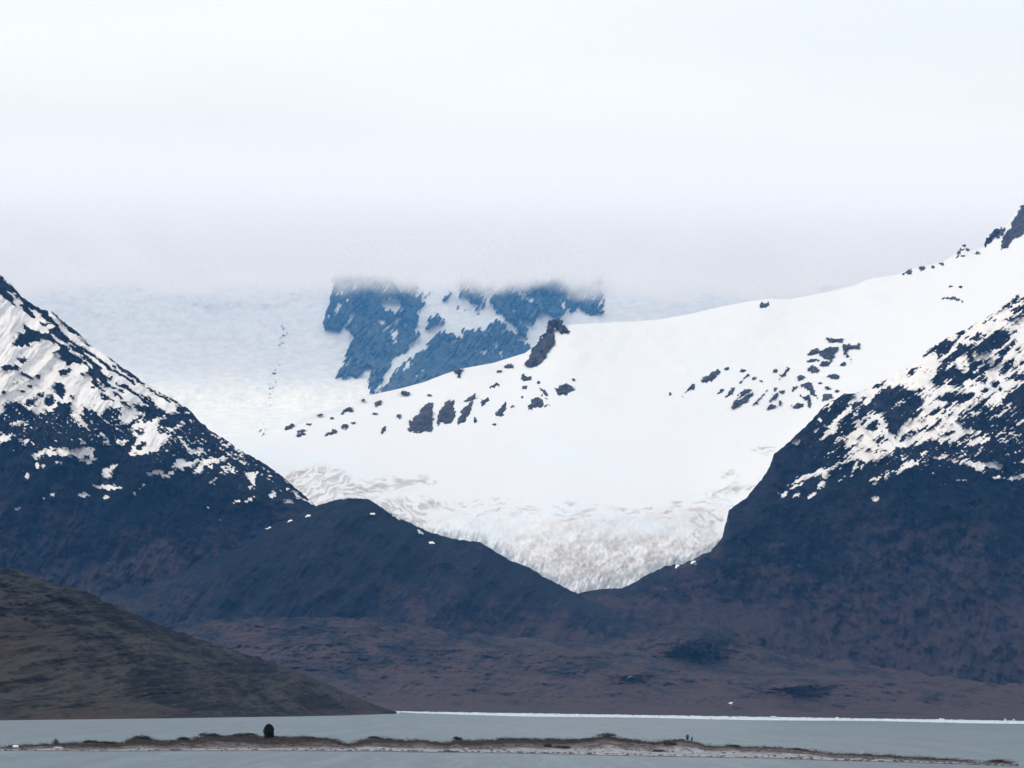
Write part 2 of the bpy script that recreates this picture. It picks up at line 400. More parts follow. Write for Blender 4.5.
BW = [  # rock faces of the far wall ('-' = rock)
 ('-', [(333,290),(325.6,313),(322.5,322),(325,328.4),(335,330),(349,327.7),(351.4,336),(354,337),(349,347),(341,367.5),(338,375),(344,379),(355,377.7),(363,372),(368,366.7),(372.5,367.5),(369.4,380),(367.8,395),(372.5,392.5),(379,383),(385,374),(394,361),(407,350),(418,338),(416,327),(418,311),(424,297),(419,286),(420,240),(340,240)]),
 ('-', [(377,392.5),(388,381.6),(397.5,369),(411.6,358),(425.6,345.6),(439.7,331.6),(450.6,333),(462,338),(463,330),(475.6,331.6),(488,330),(490,324.5),(497.5,321),(507,325),(514.7,334.7),(522.5,342.5),(530,349),(529,356),(520,380),(440,400),(380,402)]),
 ('-', [(458,285),(463,292.5),(471,303.4),(480,306.6),(489.7,303.4),(496,311),(507,317.5),(518,331.6),(527,339),(525.6,327),(527,320.6),(533.4,323.7),(539.7,311),(547.5,311),(553.7,316),(561.6,316),(566,311),(574,309.7),(578.7,305.8),(583.4,309.7),(589.7,312),(600.6,315),(603.7,306.6),(605,294),(602,284),(610,240),(450,240)]),
 ('-', [(427,328),(429,322),(435,313),(440,317),(443,320.6),(436,324)]),
 ('-', line(1.2,(418,308),(424,303),(430,294))), ('-', line(1.0,(443,300),(450,292))),
 ('+', line(1.8, (328,316),(336,310),(343,303),(350,300))), ('+', line(1.6, (346,326),(352,318),(356,308))),
 ('+', [(380,302),(392,299),(402,303),(410,308),(404,312),(393,314),(388,311)]), ('+', ell(381,322,2.5,3)),
 ('+', [(347,378),(350,374),(354,374),(353,377)]), ('+', line(1.0,(384,330),(394,322),(402,312))), ('+', line(1,(382,350),(390,342),(398,332))),
 ('+', line(1.6, (402,370),(407,366),(413,364))), ('+', line(1.2,(418,376),(422,370))), ('+', line(1.2,(430,352),(438,345))), ('+', line(2.2,(445,339),(455,342),(466,345))),
 ('+', line(1.8, (484,302),(490,296),(497,290))), ('+', line(1.2, (495,348),(500,338),(503,330))), ('+', line(1.4,(520,294),(528,297),(538,308))), ('+', line(1.6,(499,312),(508,322),(520,338),(529,346))),
 ('+', line(1.0,(508,300),(514,312),(524,325))), ('+', ell(563,307,4,1.6,-20)), ('+', line(1.4,(584,300),(586,292),(588,284))), ('+', line(1.0,(470,350),(490,352))),
 ('-', line(1.2,(812,288),(832,286),(858,284))), ('-', line(.6,(900,262),(930,250))),
]

# ================================================================== MATERIALS
SNOW = (.86, .82, .785)
m_left = mountain_mat('dark_rock_with_snow', (.003, .004, .008), (.044, .031, .033), SNOW, (.085, .075, .08), 1 / 260, .85, 1.6, (100, 850))
m_right = m_left
m_foot = mountain_mat('moorland_slope', (.008, .010, .014), (.044, .032, .034), SNOW, (.05, .045, .05), 1 / 260, .9, 1.2, (0, 500))
m_valley = mountain_mat('heath_valley', (.008, .010, .013), (.062, .042, .038), SNOW, (.070, .052, .05), 1 / 170, .9, 1.4, (-60, 520), 3.0)
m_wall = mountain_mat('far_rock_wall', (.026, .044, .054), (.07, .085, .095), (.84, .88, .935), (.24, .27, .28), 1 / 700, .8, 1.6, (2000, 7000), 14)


def mk_hill():
    g = G('grassy_hillside')
    p = g.pos2(-30, (.45, .05, 1.5))
    a = g.noise(p, 1 / 55, 7, .68, .8); b = g.noise(g.pos2(-30, (.7, .06, 1.2)), 1 / 7, 6, .78)
    c2 = g.noise(g.pos((1, .1, 1.3)), 1 / 120, 4, .6, .5)
    f = g.ma('ADD', g.ma('MULTIPLY', a, .6), g.ma('MULTIPLY', b, .4))
    col = g.mix(g.rng(f, .45, .56), (.006, .007, .008), (.050, .044, .037))
    col = g.mix(g.rng(g.noise(g.pos2(-30, (.8, .08, 1.2)), 1 / 4.5, 4, .7), .55, .65, 0, .8), col, (.006, .008, .007))
    col = g.mix(g.rng(g.ma('ADD', c2, g.ma('MULTIPLY', b, .2)), .60, .74, 0, .7), col, (.046, .031, .025))
    col = g.mix(g.rng(g.noise(g.pos2(-30, (.5, .06, 1.4)), 1 / 11, 6, .8), .60, .70, 0, .75), col, (.080, .084, .082))
    return g.bsdf(col, .95, .05, f, .9, 2.5)


m_hill = mk_hill()


def mk_glacier():
    g = G('glacier_snow')
    d = g.attr('dirt')
    n1 = g.noise(g.pos((1, .25, 1.6)), 1 / 90, 7, .68, .6); n2 = g.noise(g.pos((1, .3, 1.2)), 1 / 26, 6, .72, .4)
    f = g.ma('ADD', g.ma('MULTIPLY', n1, .5), g.ma('MULTIPLY', n2, .5))
    k = g.ma('MULTIPLY', d, g.rng(f, .36, .6, .55, 1.0))
    col = g.mix(k, (.76, .755, .755), (.42, .365, .335))
    blue = g.rng(g.noise(g.pos((1, .3, 1.6)), 1 / 420, 5, .6), .48, .72, 0, .38)  # soft shading of the snow painted in as bluish patches
    col = g.mix(blue, col, (.70, .80, .86))
    col = g.mix(g.rng(g.ma('ADD', g.attr('snout_shade'), g.ma('MULTIPLY', g.ma('SUBTRACT', n2, .5), .5)), .2, 1.0, 0, .9), col, (.27, .31, .33))  # blue-grey shadow at the tip of the tongue, put into the colour
    return g.bsdf(col, .85, .1, f, .35, 6.0)


m_glacier = mk_glacier()


def mk_outcrop():
    g = G('bare_dark_rock')
    n = g.noise(g.pos((1, 1, .7)), 1 / 30, 6, .7)
    col = g.mix(g.rng(n, .42, .58), (.012, .015, .022), (.075, .070, .075))
    return g.bsdf(col, .9, .1, n, .9, 6.0)


m_outcrop = mk_outcrop()


def mk_water():
    g = G('lake_water')
    w1 = g.noise(g.pos((1, .045, 1)), 1 / 2.2, 5, .7); w2 = g.noise(g.pos((1, .03, 1)), 1 / 9.0, 5, .65)
    w3 = g.noise(g.pos((.25, .04, 1)), 1 / 40, 4, .6)
    f = g.ma('ADD', g.ma('MULTIPLY', w1, .5), g.ma('MULTIPLY', w2, .5))
    col = g.mix(g.rng(w3, .35, .65), (.028, .058, .074), (.046, .086, .100))
    col = g.mix(g.rng(f, .44, .60, 0, .8), col, (.085, .136, .152))
    m = g.bsdf(col, .38, .18, f, .7, 1.6)
    return m


m_water = mk_water()


def simple(name, c1, c2, sc, rough=.9, spec=.1, lo=.35, hi=.65, bd=.1):
    g = G(name)
    n = g.noise(g.pos(), sc, 5, .65)
    return g.bsdf(g.mix(g.rng(n, lo, hi), c1, c2), rough, spec, n, .6, bd)


m_foliage = simple('dark_foliage', (.010, .016, .012), (.030, .042, .026), 1.2)
m_scrub = simple('low_scrub_foliage', (.018, .022, .014), (.060, .050, .034), .8)
m_heath = simple('reddish_heath', (.030, .022, .018), (.085, .050, .038), .6)
m_bark = simple('bark', (.04, .034, .03), (.07, .06, .05), 4)
m_twig = simple('bare_twigs', (.09, .066, .056), (.16, .12, .10), 3)
m_stone_d = simple('wet_dark_stone', (.045, .048, .055), (.11, .11, .12), 1.5, .6, .3)
m_stone_p = simple('pale_stone', (.34, .34, .36), (.52, .52, .54), 1.2)
m_white = simple('white_quartz_stone', (.78, .78, .78), (.86, .86, .86), 2)
m_ice = simple('floating_ice', (.46, .53, .57), (.66, .70, .72), .2, .5, .3, bd=.3)
m_feather = simple('white_feathers', (.78, .78, .78), (.85, .85, .85), 6)
m_horn = simple('dark_horn', (.05, .045, .04), (.09, .08, .06), 20)

# ================================================================== TERRAIN
# ---- far wall and upper icefield, 30 km away, its summits inside the cloud
X, Y, D = build_layer(-170, 1200, .9, [
    ([(-200, 452), (1200, 452)], 30000), ([(-200, 410), (330, 412), (600, 400), (1200, 400)], 38000),
    ([(-200, 350), (330, 350), (600, 345), (1200, 340)], 42200), ([(-200, 292), (1200, 292)], 44500),
    ([(-200, 238), (300, 244), (450, 232), (600, 240), (800, 236), (1200, 240)], 46500)], [30, 70, 90, 70], 10)
P0 = chart(X, Y, D); u, v = P0[..., 0], P0[..., 2]
wx = fbm(X / 14, Y / 14, 1.0, 4) * 4; wy = fbm(X / 14, Y / 14, 9.0, 4) * 4
sn = paint(X, Y, np.full(X.shape, 7.0), BW, wx * .45, wy * .45, 6.5)
sn = np.maximum(sn, -3.1)
ctr = np.exp(-((X - 462) / 34) ** 2 - ((Y - 312) / 20) ** 2)
sn = np.where(sn > 0, np.minimum(sn, 7 - 3.4 * ctr), sn)
icem = np.clip((X - 322) / 12, 0, 1) * np.clip((612 - X) / 10, .12, 1)
sn = sn + (fbm((X * .80 + Y * .60) / 2.6, (Y * .80 - X * .60) / 11.0, 4.0, 5) * 9.0 + 5.5 * fbm(X / 16, Y / 16, 2, 4) - .3) * (.2 + .8 * icem)
# grey line of crags down the icefield
band = np.exp(-((X - (283 - (Y - 335) * .22)) / 9) ** 2) * (Y > 325) * (Y < 436) * (X < 322)
sn = sn - band * (4.2 + 10.5 * fbm(X / 2.2 + Y / 5, Y / 2.4, 3.3, 5))
spk = np.clip((312 - X) / 60, 0, 1)
rockm = np.clip(-sn / 3, 0, 1)
D2 = D + ridged(u / 1000 + v / 2600, v / 2900, 0, 6) * (-620) * (.35 + rockm) + fbm(u / 420, v / 560, 7, 6) * 420 * (.4 + .6 * rockm)
ice = np.clip((345 - X) / 40, 0, 1)
D2 = D2 + ice * (ridged(u / 420, v / 330, 3, 5) * 95 + fbm(u / 1300, v / 800, 1, 4) * 340)
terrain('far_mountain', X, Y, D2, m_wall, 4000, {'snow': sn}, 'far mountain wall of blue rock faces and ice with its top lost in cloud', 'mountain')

# ---- glacier: flat basin, tongue, snow ridge and the slopes up to the right
SKY = [(150, 437), (266, 437), (284, 429), (298, 421), (319, 413), (345, 404.6), (366, 396), (398, 389), (423, 382.5), (445, 374), (462, 368.5), (493, 363), (525, 353), (540, 342), (556, 328), (571, 324.5), (599, 323), (640, 321), (659, 319.5), (690, 314), (715, 308), (745, 302), (770, 298.5), (790, 299), (812, 295), (833, 290.6), (857, 284.7), (866, 280), (876, 277.5), (896, 275), (908, 270), (920, 267), (943, 262), (955, 254), (963, 246), (972, 250), (983, 247), (994, 238), (1004, 228), (1014, 214), (1024, 205), (1060, 190), (1120, 215), (1220, 210)]
GC = [
    ([(150, 470), (300, 530), (400, 545), (500, 588), (560, 600), (600, 598), (640, 589), (665, 577), (690, 572), (720, 560), (760, 510), (800, 470), (860, 420), (900, 400), (950, 370), (1024, 320), (1220, 230)],
     [(150, 11200), (300, 11000), (400, 10400), (580, 9900), (700, 10300), (800, 11000), (1024, 12400), (1220, 12600)]),
    ([(150, 455), (240, 462), (300, 480), (400, 502), (500, 514), (600, 518), (700, 506), (760, 480), (800, 455), (860, 405), (900, 385), (950, 355), (1024, 310), (1220, 222)],
     [(150, 11700), (400, 11100), (580, 10700), (700, 11100), (1024, 12800), (1220, 13000)]),
    ([(150, 438.5), (240, 439.5), (300, 439), (420, 437), (560, 432), (700, 427), (800, 412), (860, 382), (900, 362), (950, 330), (1024, 285), (1220, 215)],
     [(150, 13100), (700, 13100), (1024, 13700), (1220, 13900)]),
    ([(150, 437.7), (266, 437.8), (300, 431), (345, 420), (420, 408), (500, 394), (560, 377), (620, 374), (700, 367), (800, 350), (900, 315), (1000, 275), (1024, 262), (1220, 212)],
     [(150, 13140), (266, 13150), (345, 13600), (500, 14000), (1024, 14600), (1220, 14800)]),
    ([(x_, y_ + min(9.0, .4 * (float(np.interp(x_, [150, 266, 300, 345, 420, 500, 560, 620, 700, 800, 900, 1000, 1024, 1220], [437.7, 437.8, 431, 420, 408, 394, 377, 374, 367, 350, 315, 275, 262, 212])) - y_))) for x_, y_ in SKY],
     [(150, 13190), (266, 13230), (345, 13900), (500, 14400), (700, 14800), (1024, 15250), (1220, 15400)]),
    (SKY, [(150, 13200), (266, 13250), (345, 14000), (500, 14500), (700, 15000), (1024, 15500), (1220, 15600)])]
X, Y, D = build_layer(150, 1220, .9, GC, [90, 90, 90, 70, 30], 9, 70)
GX, GY, GD = X[0], Y.copy(), D.copy()


def glacier_D(px, py):
    c = np.clip(np.round((px - 150) / .9).astype(int), 0, len(GX) - 1)
    out = np.empty(px.shape)
    for i in np.ndindex(px.shape):
        col = c[i]; out[i] = np.interp(-py[i], -GY[:, col], GD[:, col])
    return out


P0 = chart(X, Y, D); u, v = P0[..., 0], P0[..., 2]
tongue = np.clip((Y - 503 + 8 * fbm(X / 30, Y / 30, 2, 4) + np.clip((X - 640) / 8, 0, 10) * .6) / 60, 0, 1) * np.clip((740 - X) / 30, 0, 1) * np.clip((X - 330) / 60, 0, 1)
Ws = fbm(X / 20, Y / 8, 5.5, 4) * 12
Xk, Yk = X, Y
X = X + fbm(Xk / 14, Yk / 10, 31.5, 4) * 9; Y = Y + fbm(Xk / 14, Yk / 10, 33.5, 4) * 7
st1 = fbm((X * .80 - Y * -.60) / 16, (X * -.60 + Y * .80) / 3.2, 6.1, 5)      # strokes down to the right
st2 = fbm((X * .86 - Y * .50) / 18, (X * .50 + Y * .86) / 2.8, 7.1, 5)        # strokes up to the right
st3 = fbm(X / 18, Y / 2.6, 8.1, 5)
dirt = np.zeros_like(X)
X, Y = Xk, Yk
for poly, k, st in [([(270, 478), (300, 468), (340, 468), (352, 480), (330, 500), (316, 506), (296, 500), (280, 488)], .42, st2),
                ([(335, 495), (350, 484), (390, 478), (430, 478), (440, 483), (410, 486), (380, 492), (366, 500), (345, 500)], .55, st3),
                ([(372, 500), (400, 498), (440, 500), (455, 506), (430, 512), (420, 528), (400, 520)], .50, st1),
                ([(455, 503), (500, 500), (560, 504), (600, 506), (640, 504), (690, 500), (730, 494), (735, 512), (700, 520), (560, 522), (470, 520)], .26, st3),
                ([(738, 446), (780, 446), (778, 453), (745, 452)], .38, st3), ([(720, 473), (738, 472), (737, 477), (722, 477)], .35, st3), ([(735, 484), (765, 482), (752, 492), (725, 498), (700, 500), (715, 490)], .45, st2),
                ([(690, 510), (700, 505), (722, 512), (716, 540), (690, 550)], .42, st1)]:
    dd = sdf(poly, X + Ws, Y + Ws * .4)
    fall = np.clip(dd / 9 + .7, 0, 1)
    dirt = np.maximum(dirt, np.clip((st * 2.0 + k * 1.6 * fall - .52) / .55, 0, 1) * fall)
tn = fbm((X * .9 - Y * .25) / 3.0, (X * .25 + Y * .9) / 3.6, 3.3, 5)
tb = fbm((X * .9 - Y * .35) / 17, (X * .35 + Y * .9) / 8, 13.3, 4)
dirt = np.maximum(dirt, np.clip(tongue * (.42 + .25 * tongue + tn * 1.15 + tb * 1.5), 0, 1))
front = interp([(300, 505), (345, 499), (367, 498.5), (381, 507), (410, 522.6), (431, 533), (480, 542), (509, 558), (540, 574), (572, 591), (600, 588), (632, 584), (663, 566), (700, 552), (722, 538), (740, 500)], X)
snout_shade = np.clip(1.0 - (front - Y) / (3 + 27 * np.clip((X - 400) / 150, 0, 1) * np.clip((690 - X) / 60, 0, 1)), 0, 1) * (X < 720) * (X > 325)
ser = fbm(X / 2.2 + Y / 6, Y / 9, 2.7, 5)
snout_shade = np.clip(snout_shade * (.72 + ser * 1.5), 0, 1)
cre = ridged(u / 46 + v / 240, v / 60, 1.0, 4)
flow = ridged((X - 640) / 26 + (Y - 560) / 30, (Y - 500) / 90, 4.2, 4)
D2 = D + tongue * (-cre * 20 - 26 * ridged(u / 120, v / 90, 3, 4)) + fbm(u / 700, v / 420, 5, 3) * 60 * np.clip((438 - Y) / 20, 0, 1) \
    + fbm(u / 150, v / 110, 8, 4) * 26 * np.clip((425 - Y) / 20, 0, 1) - tongue * flow * 22
terrain('glacier', X, Y, D2, m_glacier, 2500, {'dirt': dirt, 'snout_shade': snout_shade}, 'white glacier basin with its dirty tongue reaching down between two dark mountains', 'glacier')

# ---- right mountain
v4 = [(-250, 645), (100, 628), (190, 622), (250, 618), (330, 617), (400, 622), (450, 631), (520, 638), (600, 641), (640, 637), (665, 629), (690, 626), (712, 629), (735, 641), (800, 655), (900, 670), (1024, 688), (1220, 702)]
v4lo = [(a, b + 9) for a, b in v4]
X, Y, D = build_layer(520, 1220, .62, [
    (v4lo, 9040),
    ([(520, 630), (600, 616), (650, 606), (700, 600), (800, 594), (900, 584), (1024, 570), (1220, 540)], [(520, 9400), (1220, 9500)]),
    ([(520, 616), (600, 600), (640, 588), (700, 560), (740, 530), (800, 505), (860, 480), (940, 460), (1024, 440), (1220, 400)], [(520, 9560), (1220, 9850)]),
    ([(520, 608), (572, 596), (583, 592), (600, 589), (621, 588), (632, 584), (646, 575), (664, 566.6), (685, 563), (700, 556), (710, 552), (722, 538), (725.5, 524), (729, 510), (748, 496), (754, 488), (762, 479), (770, 466), (774, 454), (787, 443.5), (798, 433), (809, 423), (825, 405), (845, 394), (859, 392), (872, 387), (888, 377), (900, 370), (912, 365.5), (928, 350), (947, 338), (971, 326), (995, 312), (1008.6, 300), (1022, 292), (1060, 270), (1220, 195)],
     [(520, 9650), (720, 9900), (800, 10050), (1024, 10600), (1220, 10900)])], [70, 130, 190], 12, 60)
P0 = chart(X, Y, D); u, v = P0[..., 0], P0[..., 2]
top = Y[-1][None]; hgt = np.clip((Y - top) / 25, 0, 1)
jag = fbm(u / 24, v / 24, 2, 4) * 2.6 * (1 - .6 * hgt) * np.clip((X - 600) / 60, 0, 1)
wx = fbm(X / 9, Y / 9, 1.5, 4) * 2.2; wy = fbm(X / 9, Y / 9, 6.5, 4) * 2.2
zr = np.clip((505 - Y) / 50, 0, 1) * np.clip((X - 770) / 60, 0, 1)
sn = paint(X, Y, -4.0 + 2.2 * zr, RM, wx * 1.4, wy * 1.4, 3.0)
# streaks run down to the lower left
sx = (X * .6 + Y * .8); sy = (-X * .8 + Y * .6)
upz = np.clip((480 - Y) / 60, 0, 1) * np.clip((X - 780) / 80, 0, 1)
sd_ = (-X * .62 + Y * .78)   # across the streaks
sa_ = (X * .78 + Y * .62)
sn = sn + fbm((X * .78 - Y * .62) / 17, (X * .62 + Y * .78) / 2.9, 8.8, 5) * (4.2 + 4.0 * upz) + fbm(X / 3.0 - Y / 6.0, Y / 1.8, 3.8, 4) * (2.0 + 2.2 * zr)
D2 = D - ridged(u / 420 + v / 900, v / 1100, 2.2, 6) * 165 * (.3 + .7 * hgt) + (fbm(u / 130, v / 150, 4, 5) * 90 + fbm(u / 30, v / 34, 6, 4) * 30) * (1 - .85 * np.clip(sn / 2 + .3, 0, 1))
terrain('right_mountain', X, Y + jag, D2, m_right, 3000, {'snow': sn}, 'dark snow-patched mountain rising to the right edge beside the glacier', 'mountain')

# ---- left mountain
X, Y, D = build_layer(-230, 400, .6, [
    ([(-230, 640), (400, 640)], 9300),
    ([(-230, 560), (0, 560), (150, 565), (250, 560), (400, 600)], [(-230, 9650), (400, 9500)]),
    ([(-230, 420), (0, 430), (80, 440), (150, 455), (220, 480), (313, 530), (400, 590)], [(-230, 10000), (400, 9650)]),
    ([(-230, 170), (-60, 238), (0, 275), (10, 283), (21, 296), (35, 306), (53, 313), (70, 326), (84, 338), (91, 346), (109, 357), (120, 366), (141, 380), (158, 391), (176, 400), (190, 410), (200, 422), (211, 431), (229, 442), (236, 448), (243, 452), (260, 461), (281, 475), (299, 491), (311, 501), (320, 510), (345, 535), (400, 580)],
     [(-230, 10700), (0, 10350), (313, 9900), (400, 9800)])], [80, 150, 200], 12, 60)
P0 = chart(X, Y, D); u, v = P0[..., 0], P0[..., 2]
top = Y[-1][None]; hgt = np.clip((Y - top) / 25, 0, 1)
jag = fbm(u / 24, v / 24, 5, 4) * 2.4 * (1 - .6 * hgt)
wx = fbm(X / 9, Y / 9, 11.5, 4) * 2.0; wy = fbm(X / 9, Y / 9, 16.5, 4) * 2.0
lo_ = interp([(-230, 330), (0, 425), (120, 425), (313, 480)], X)
zone = np.clip(1 - np.abs(Y - lo_) / 55, 0, 1)
sn = paint(X, Y, -4.0 + 2.4 * zone, LM, wx * 1.4, wy * 1.4, 3.0)
dx = (X * .8 + Y * .6); dy = (-X * .6 + Y * .8)
sn = sn + fbm(dx / 15, dy / 2.8, 18.8, 5) * 4.6 + fbm(X / 3.0, Y / 2.0, 13.8, 4) * (2.0 + 3.4 * zone)
D2 = D - ridged(u / 380 - v / 900, v / 1000, 12.2, 6) * 100 * (.3 + .7 * hgt) + (fbm(u / 130, v / 150, 14, 5) * 85 + fbm(u / 30, v / 34, 16, 4) * 30) * (1 - .85 * np.clip(sn / 2 + .3, 0, 1))
terrain('left_mountain', X, Y + jag, D2, m_left, 3000, {'snow': sn}, 'steep dark mountain streaked with snow falling from the left edge to the glacier', 'mountain')

# ---- the rounded dark shoulder in front of it
X, Y, D = build_layer(-230, 720, .8, [
    (v4lo, 9030),
    ([(-230, 632), (60, 612), (200, 590), (330, 560), (450, 590), (560, 610), (720, 640)], 9260),
    ([(-230, 622), (60, 600), (133, 579), (170, 563), (225, 540), (270, 526), (302, 513), (318, 505), (326, 503), (335, 500), (346, 498.5), (367, 498.5), (381, 507), (398, 518), (410, 522.6), (431, 533), (459.5, 540), (480.6, 542), (491, 549), (509, 560), (530, 568), (544, 577), (558, 584), (572, 591), (590, 600), (620, 610), (660, 622), (720, 640)], [(-230, 9500), (350, 9620), (572, 9520), (720, 9450)])], [90, 130], 12)
P0 = chart(X, Y, D); u, v = P0[..., 0], P0[..., 2]
sn = np.full(X.shape, -4.0)
SH = [('+', ell(373, 514, 3, 1.1)), ('+', ell(420, 532, 4, 1.3, 30)), ('+', ell(432, 543, 3.4, 1.2, 10)), ('+', ell(225, 538, 2, 1.2)), ('+', line(1.2, (236, 536), (243, 533), (250, 532))),
      ('+', ell(268, 528, 3, 1, -20)), ('+', ell(290, 521, 3, 1, -20)), ('+', ell(308, 516, 3, 1, -20)), ('+', line(1, (392, 515), (402, 521)))]
sn = paint(X, Y, sn, SH, fbm(X / 5, Y / 5, 1.1, 3), fbm(X / 5, Y / 5, 4.1, 3)) + fbm(X / 2.2, Y / 2, 3.2, 3) * 1.3
top = Y[-1][None]; hgt = np.clip((Y - top) / 25, 0, 1)
D2 = D - ridged(u / 260 - v / 500, v / 560, 32.2, 6) * 100 * (.3 + .7 * hgt) + fbm(u / 90, v / 100, 34, 5) * 60
terrain('dark_foothill', X, Y + fbm(u / 26, v / 26, 5, 4) * 1.6, D2, m_foot, 700, {'snow': sn}, 'rounded dark shoulder hill in front of the left side of the glacier tongue', 'hill')

# ---- valley floor between lake and mountains
FS = [(-400, 698.9), (400, 711.2), (512, 712.8), (1024, 720.6), (1220, 723.6)]
bx = lambda dy, bumps: [(x, interp(FS, np.array([x]))[0] - dy) for x in range(-400, 1240, 60)]
X, Y, D = build_layer(-230, 1220, .8, [
    ([(a, b + 1.2) for a, b in FS], 'shore'), (FS, 'shore'), (bx(7, 0), [(-400, 7700), (1220, 7650)]), (bx(38, 0), [(-400, 8300), (1220, 8150)]),
    ([(-250, 655), (190, 646), (330, 642), (450, 650), (600, 656), (760, 668), (900, 684), (1024, 698), (1220, 712)], [(-250, 8600), (1220, 8500)]), (v4, 9000)], [3, 14, 60, 60, 60], 4)
P0 = chart(X, Y, D); u, v = P0[..., 0], P0[..., 2]
edge = np.clip((interp(FS, X) - Y) / 14, 0, 1)
mound = 9 * np.exp(-((X - 690) / 34) ** 2 - ((Y - 640) / 12) ** 2) + 7 * np.exp(-((X - 800) / 34) ** 2 - ((Y - 684) / 9) ** 2) + 6 * np.exp(-((X - 630) / 22) ** 2 - ((Y - 672) / 8) ** 2)
knob = ridged(u / 190, v / 60, 2.2, 5)
Dn = D - edge * (knob * 62 + fbm(u / 90, v / 34, 5, 5) * 60 + fbm(u / 22, v / 12, 8, 4) * 24) - mound * 38
tj = fbm(u / 60, u / 60 * 0 + .5, 5, 5) * 5 * np.clip((np.cumsum(np.ones_like(Y), 0) - 120) / 70, 0, 1)
VS = [('+', ell(630, 677, 1.6, .3, -20)), ('+', ell(731, 703, 2, .5, 10))]
sn = paint(X, Y, np.full(X.shape, -4.0), VS, 0, 0, 3.0) + fbm(X / 2.2, Y / 1.4, 3.2, 3) * 2.2
terrain('valley_floor', X, Y + tj, Dn, m_valley, 120, {'snow': sn}, 'brown heath valley floor with low moraine mounds behind the far lake shore', 'valley', zend=0)

# ---- near hill on the left, running out to a point in the lake
X, Y, D = build_layer(-230, 402, .5, [
    ([(-230, 724), (0, 720.4), (150, 718.6), (300, 716.4), (402, 714.3)], 'shore'),
    ([(-230, 722.4), (0, 719), (60, 718.6), (150, 717.2), (230, 716.7), (300, 715.3), (402, 713.4)], 'shore'),
    ([(-230, 700), (0, 695), (60, 692), (150, 693), (230, 700), (300, 706), (352, 709.5), (385, 711.8), (402, 713.2)], [(-230, 2000), (0, 2250), (150, 2750), (300, 3600), (402, 4960)]),
    ([(-230, 480), (-60, 552), (0, 568), (21, 572), (53, 582), (84, 591), (105, 601), (123, 608), (151, 620.6), (176, 631), (211, 643.5), (246, 654), (281, 666), (302, 673), (334, 687), (352, 695), (370, 703), (390, 710), (402, 713)],
     [(-230, 2900), (0, 3250), (150, 3600), (300, 4300), (402, 4980)])], [4, 60, 230], 8)
P0 = chart(X, Y, D); u, v = P0[..., 0], P0[..., 2]
edge = np.clip((interp([(0, 719), (402, 713.4)], X) - Y) / 12, 0, 1)
top = Y[-1][None]; hgt = np.clip((Y - top) / 10, 0, 1)
tip = np.clip((402 - X) / 60, 0, 1)
D2 = D - edge * tip * (ridged(u / 70 + v / 60, v / 90 - u / 200, 2.2, 6) * 60 * (.3 + .7 * hgt) + fbm(u / 16, v / 14, 5, 5) * 34 + fbm(u / 6, v / 5, 15, 3) * 9)
terrain('near_hill', X, Y + fbm(u / 12, v / 12, 5, 5) * 3.4 * tip * edge, D2, m_hill, 500, {}, 'olive brown grassy hillside sloping down to the lake on the left', 'hill')

# ---- lake
V = np.array([(x, y, 0.0) for y in (-3000, 0, 1500, 9500) for x in (-24000, -2000, 2000, 24000)])
o = mesh_np('lake_water', V, grid_quads(4, 4), m_water, smooth=False); tag(o, 'calm milky grey-green glacial lake', 'lake', kind='structure')
V = np.array([(x, y, -8.0) for y in (-3400, 65500) for x in (-26800, 26800)])
gm = simple('lake_bed_ground', (.05, .05, .05), (.08, .075, .07), .01)
o = mesh_np('ground', V, grid_quads(2, 2), gm, smooth=False); tag(o, 'bare ground under the lake and mountains', 'ground', kind='structure')

# ================================================================== GRAVEL SPIT
FRONT = [(-80, 749.5), (0, 750.5), (120, 751), (250, 750.5), (380, 751), (420, 752), (510, 753), (560, 754), (640, 756), (700, 757), (770, 758), (820, 760), (900, 762), (960, 764), (1010, 766), (1030, 767.5)]
CREST = [(-80, 748), (0, 746.7), (30, 745.4), (42, 744.3), (63, 743.8), (82.5, 743.6), (91, 741.6), (108, 743), (120.6, 744), (127, 741), (141.4, 738), (155, 740.4), (172, 741.5), (183, 738.6), (191, 740.3), (201, 737), (209, 735.6), (225, 736.6), (247, 735.2), (259.5, 737.3), (275, 737.3), (301, 737.8), (326, 738.8), (336, 740.4), (344, 743.3), (351.6, 743), (362, 740.3), (374.4, 737.8), (393, 739.6), (405, 740.8), (423, 740.2), (437, 743.2), (448.6, 743.2), (457.4, 739.4), (469, 741.6), (488, 740.4), (507, 739), (542, 739.6), (573.5, 740.2), (589, 739.6), (599, 737.4), (608, 736), (618, 738.4), (628, 740.2), (639.5, 741), (653, 742.6), (668, 741), (682, 740.2), (697, 742), (706, 745.6), (716, 747), (729, 745.4), (739, 747), (767, 747), (795, 748), (812, 751), (833.5, 753.6), (859, 754.8), (878, 755), (897, 756), (938, 759), (957, 759.6), (983, 762.6), (999, 761), (1013, 763), (1024, 766.5), (1030, 767.3)]
mid1 = [(x, interp(FRONT, np.array([x]))[0] - 3.2 * min(1, (interp(FRONT, np.array([x]))[0] - interp(CREST, np.array([x]))[0]) / 6)) for x in range(-80, 1031, 10)]
xs_ = np.array([-80, 0, 250, 512, 770, 900, 1030.0]); fD = shore_D(xs_, interp(FRONT, xs_))
X, Y, D = build_layer(-80, 1030, .35, [([(a, b + 1.5) for a, b in FRONT], 'shore'), (FRONT, 'shore'),
    (mid1, list(zip(xs_, fD + 22))), (CREST, list(zip(xs_, fD + 62)))], [3, 14, 40], 2)
P0 = chart(X, Y, D); u, w = P0[..., 0], P0[..., 1]
fr = interp(FRONT, X); cr = interp(CREST, X)
t = np.clip((fr - Y) / np.maximum(fr - cr, .8), 0, 1)
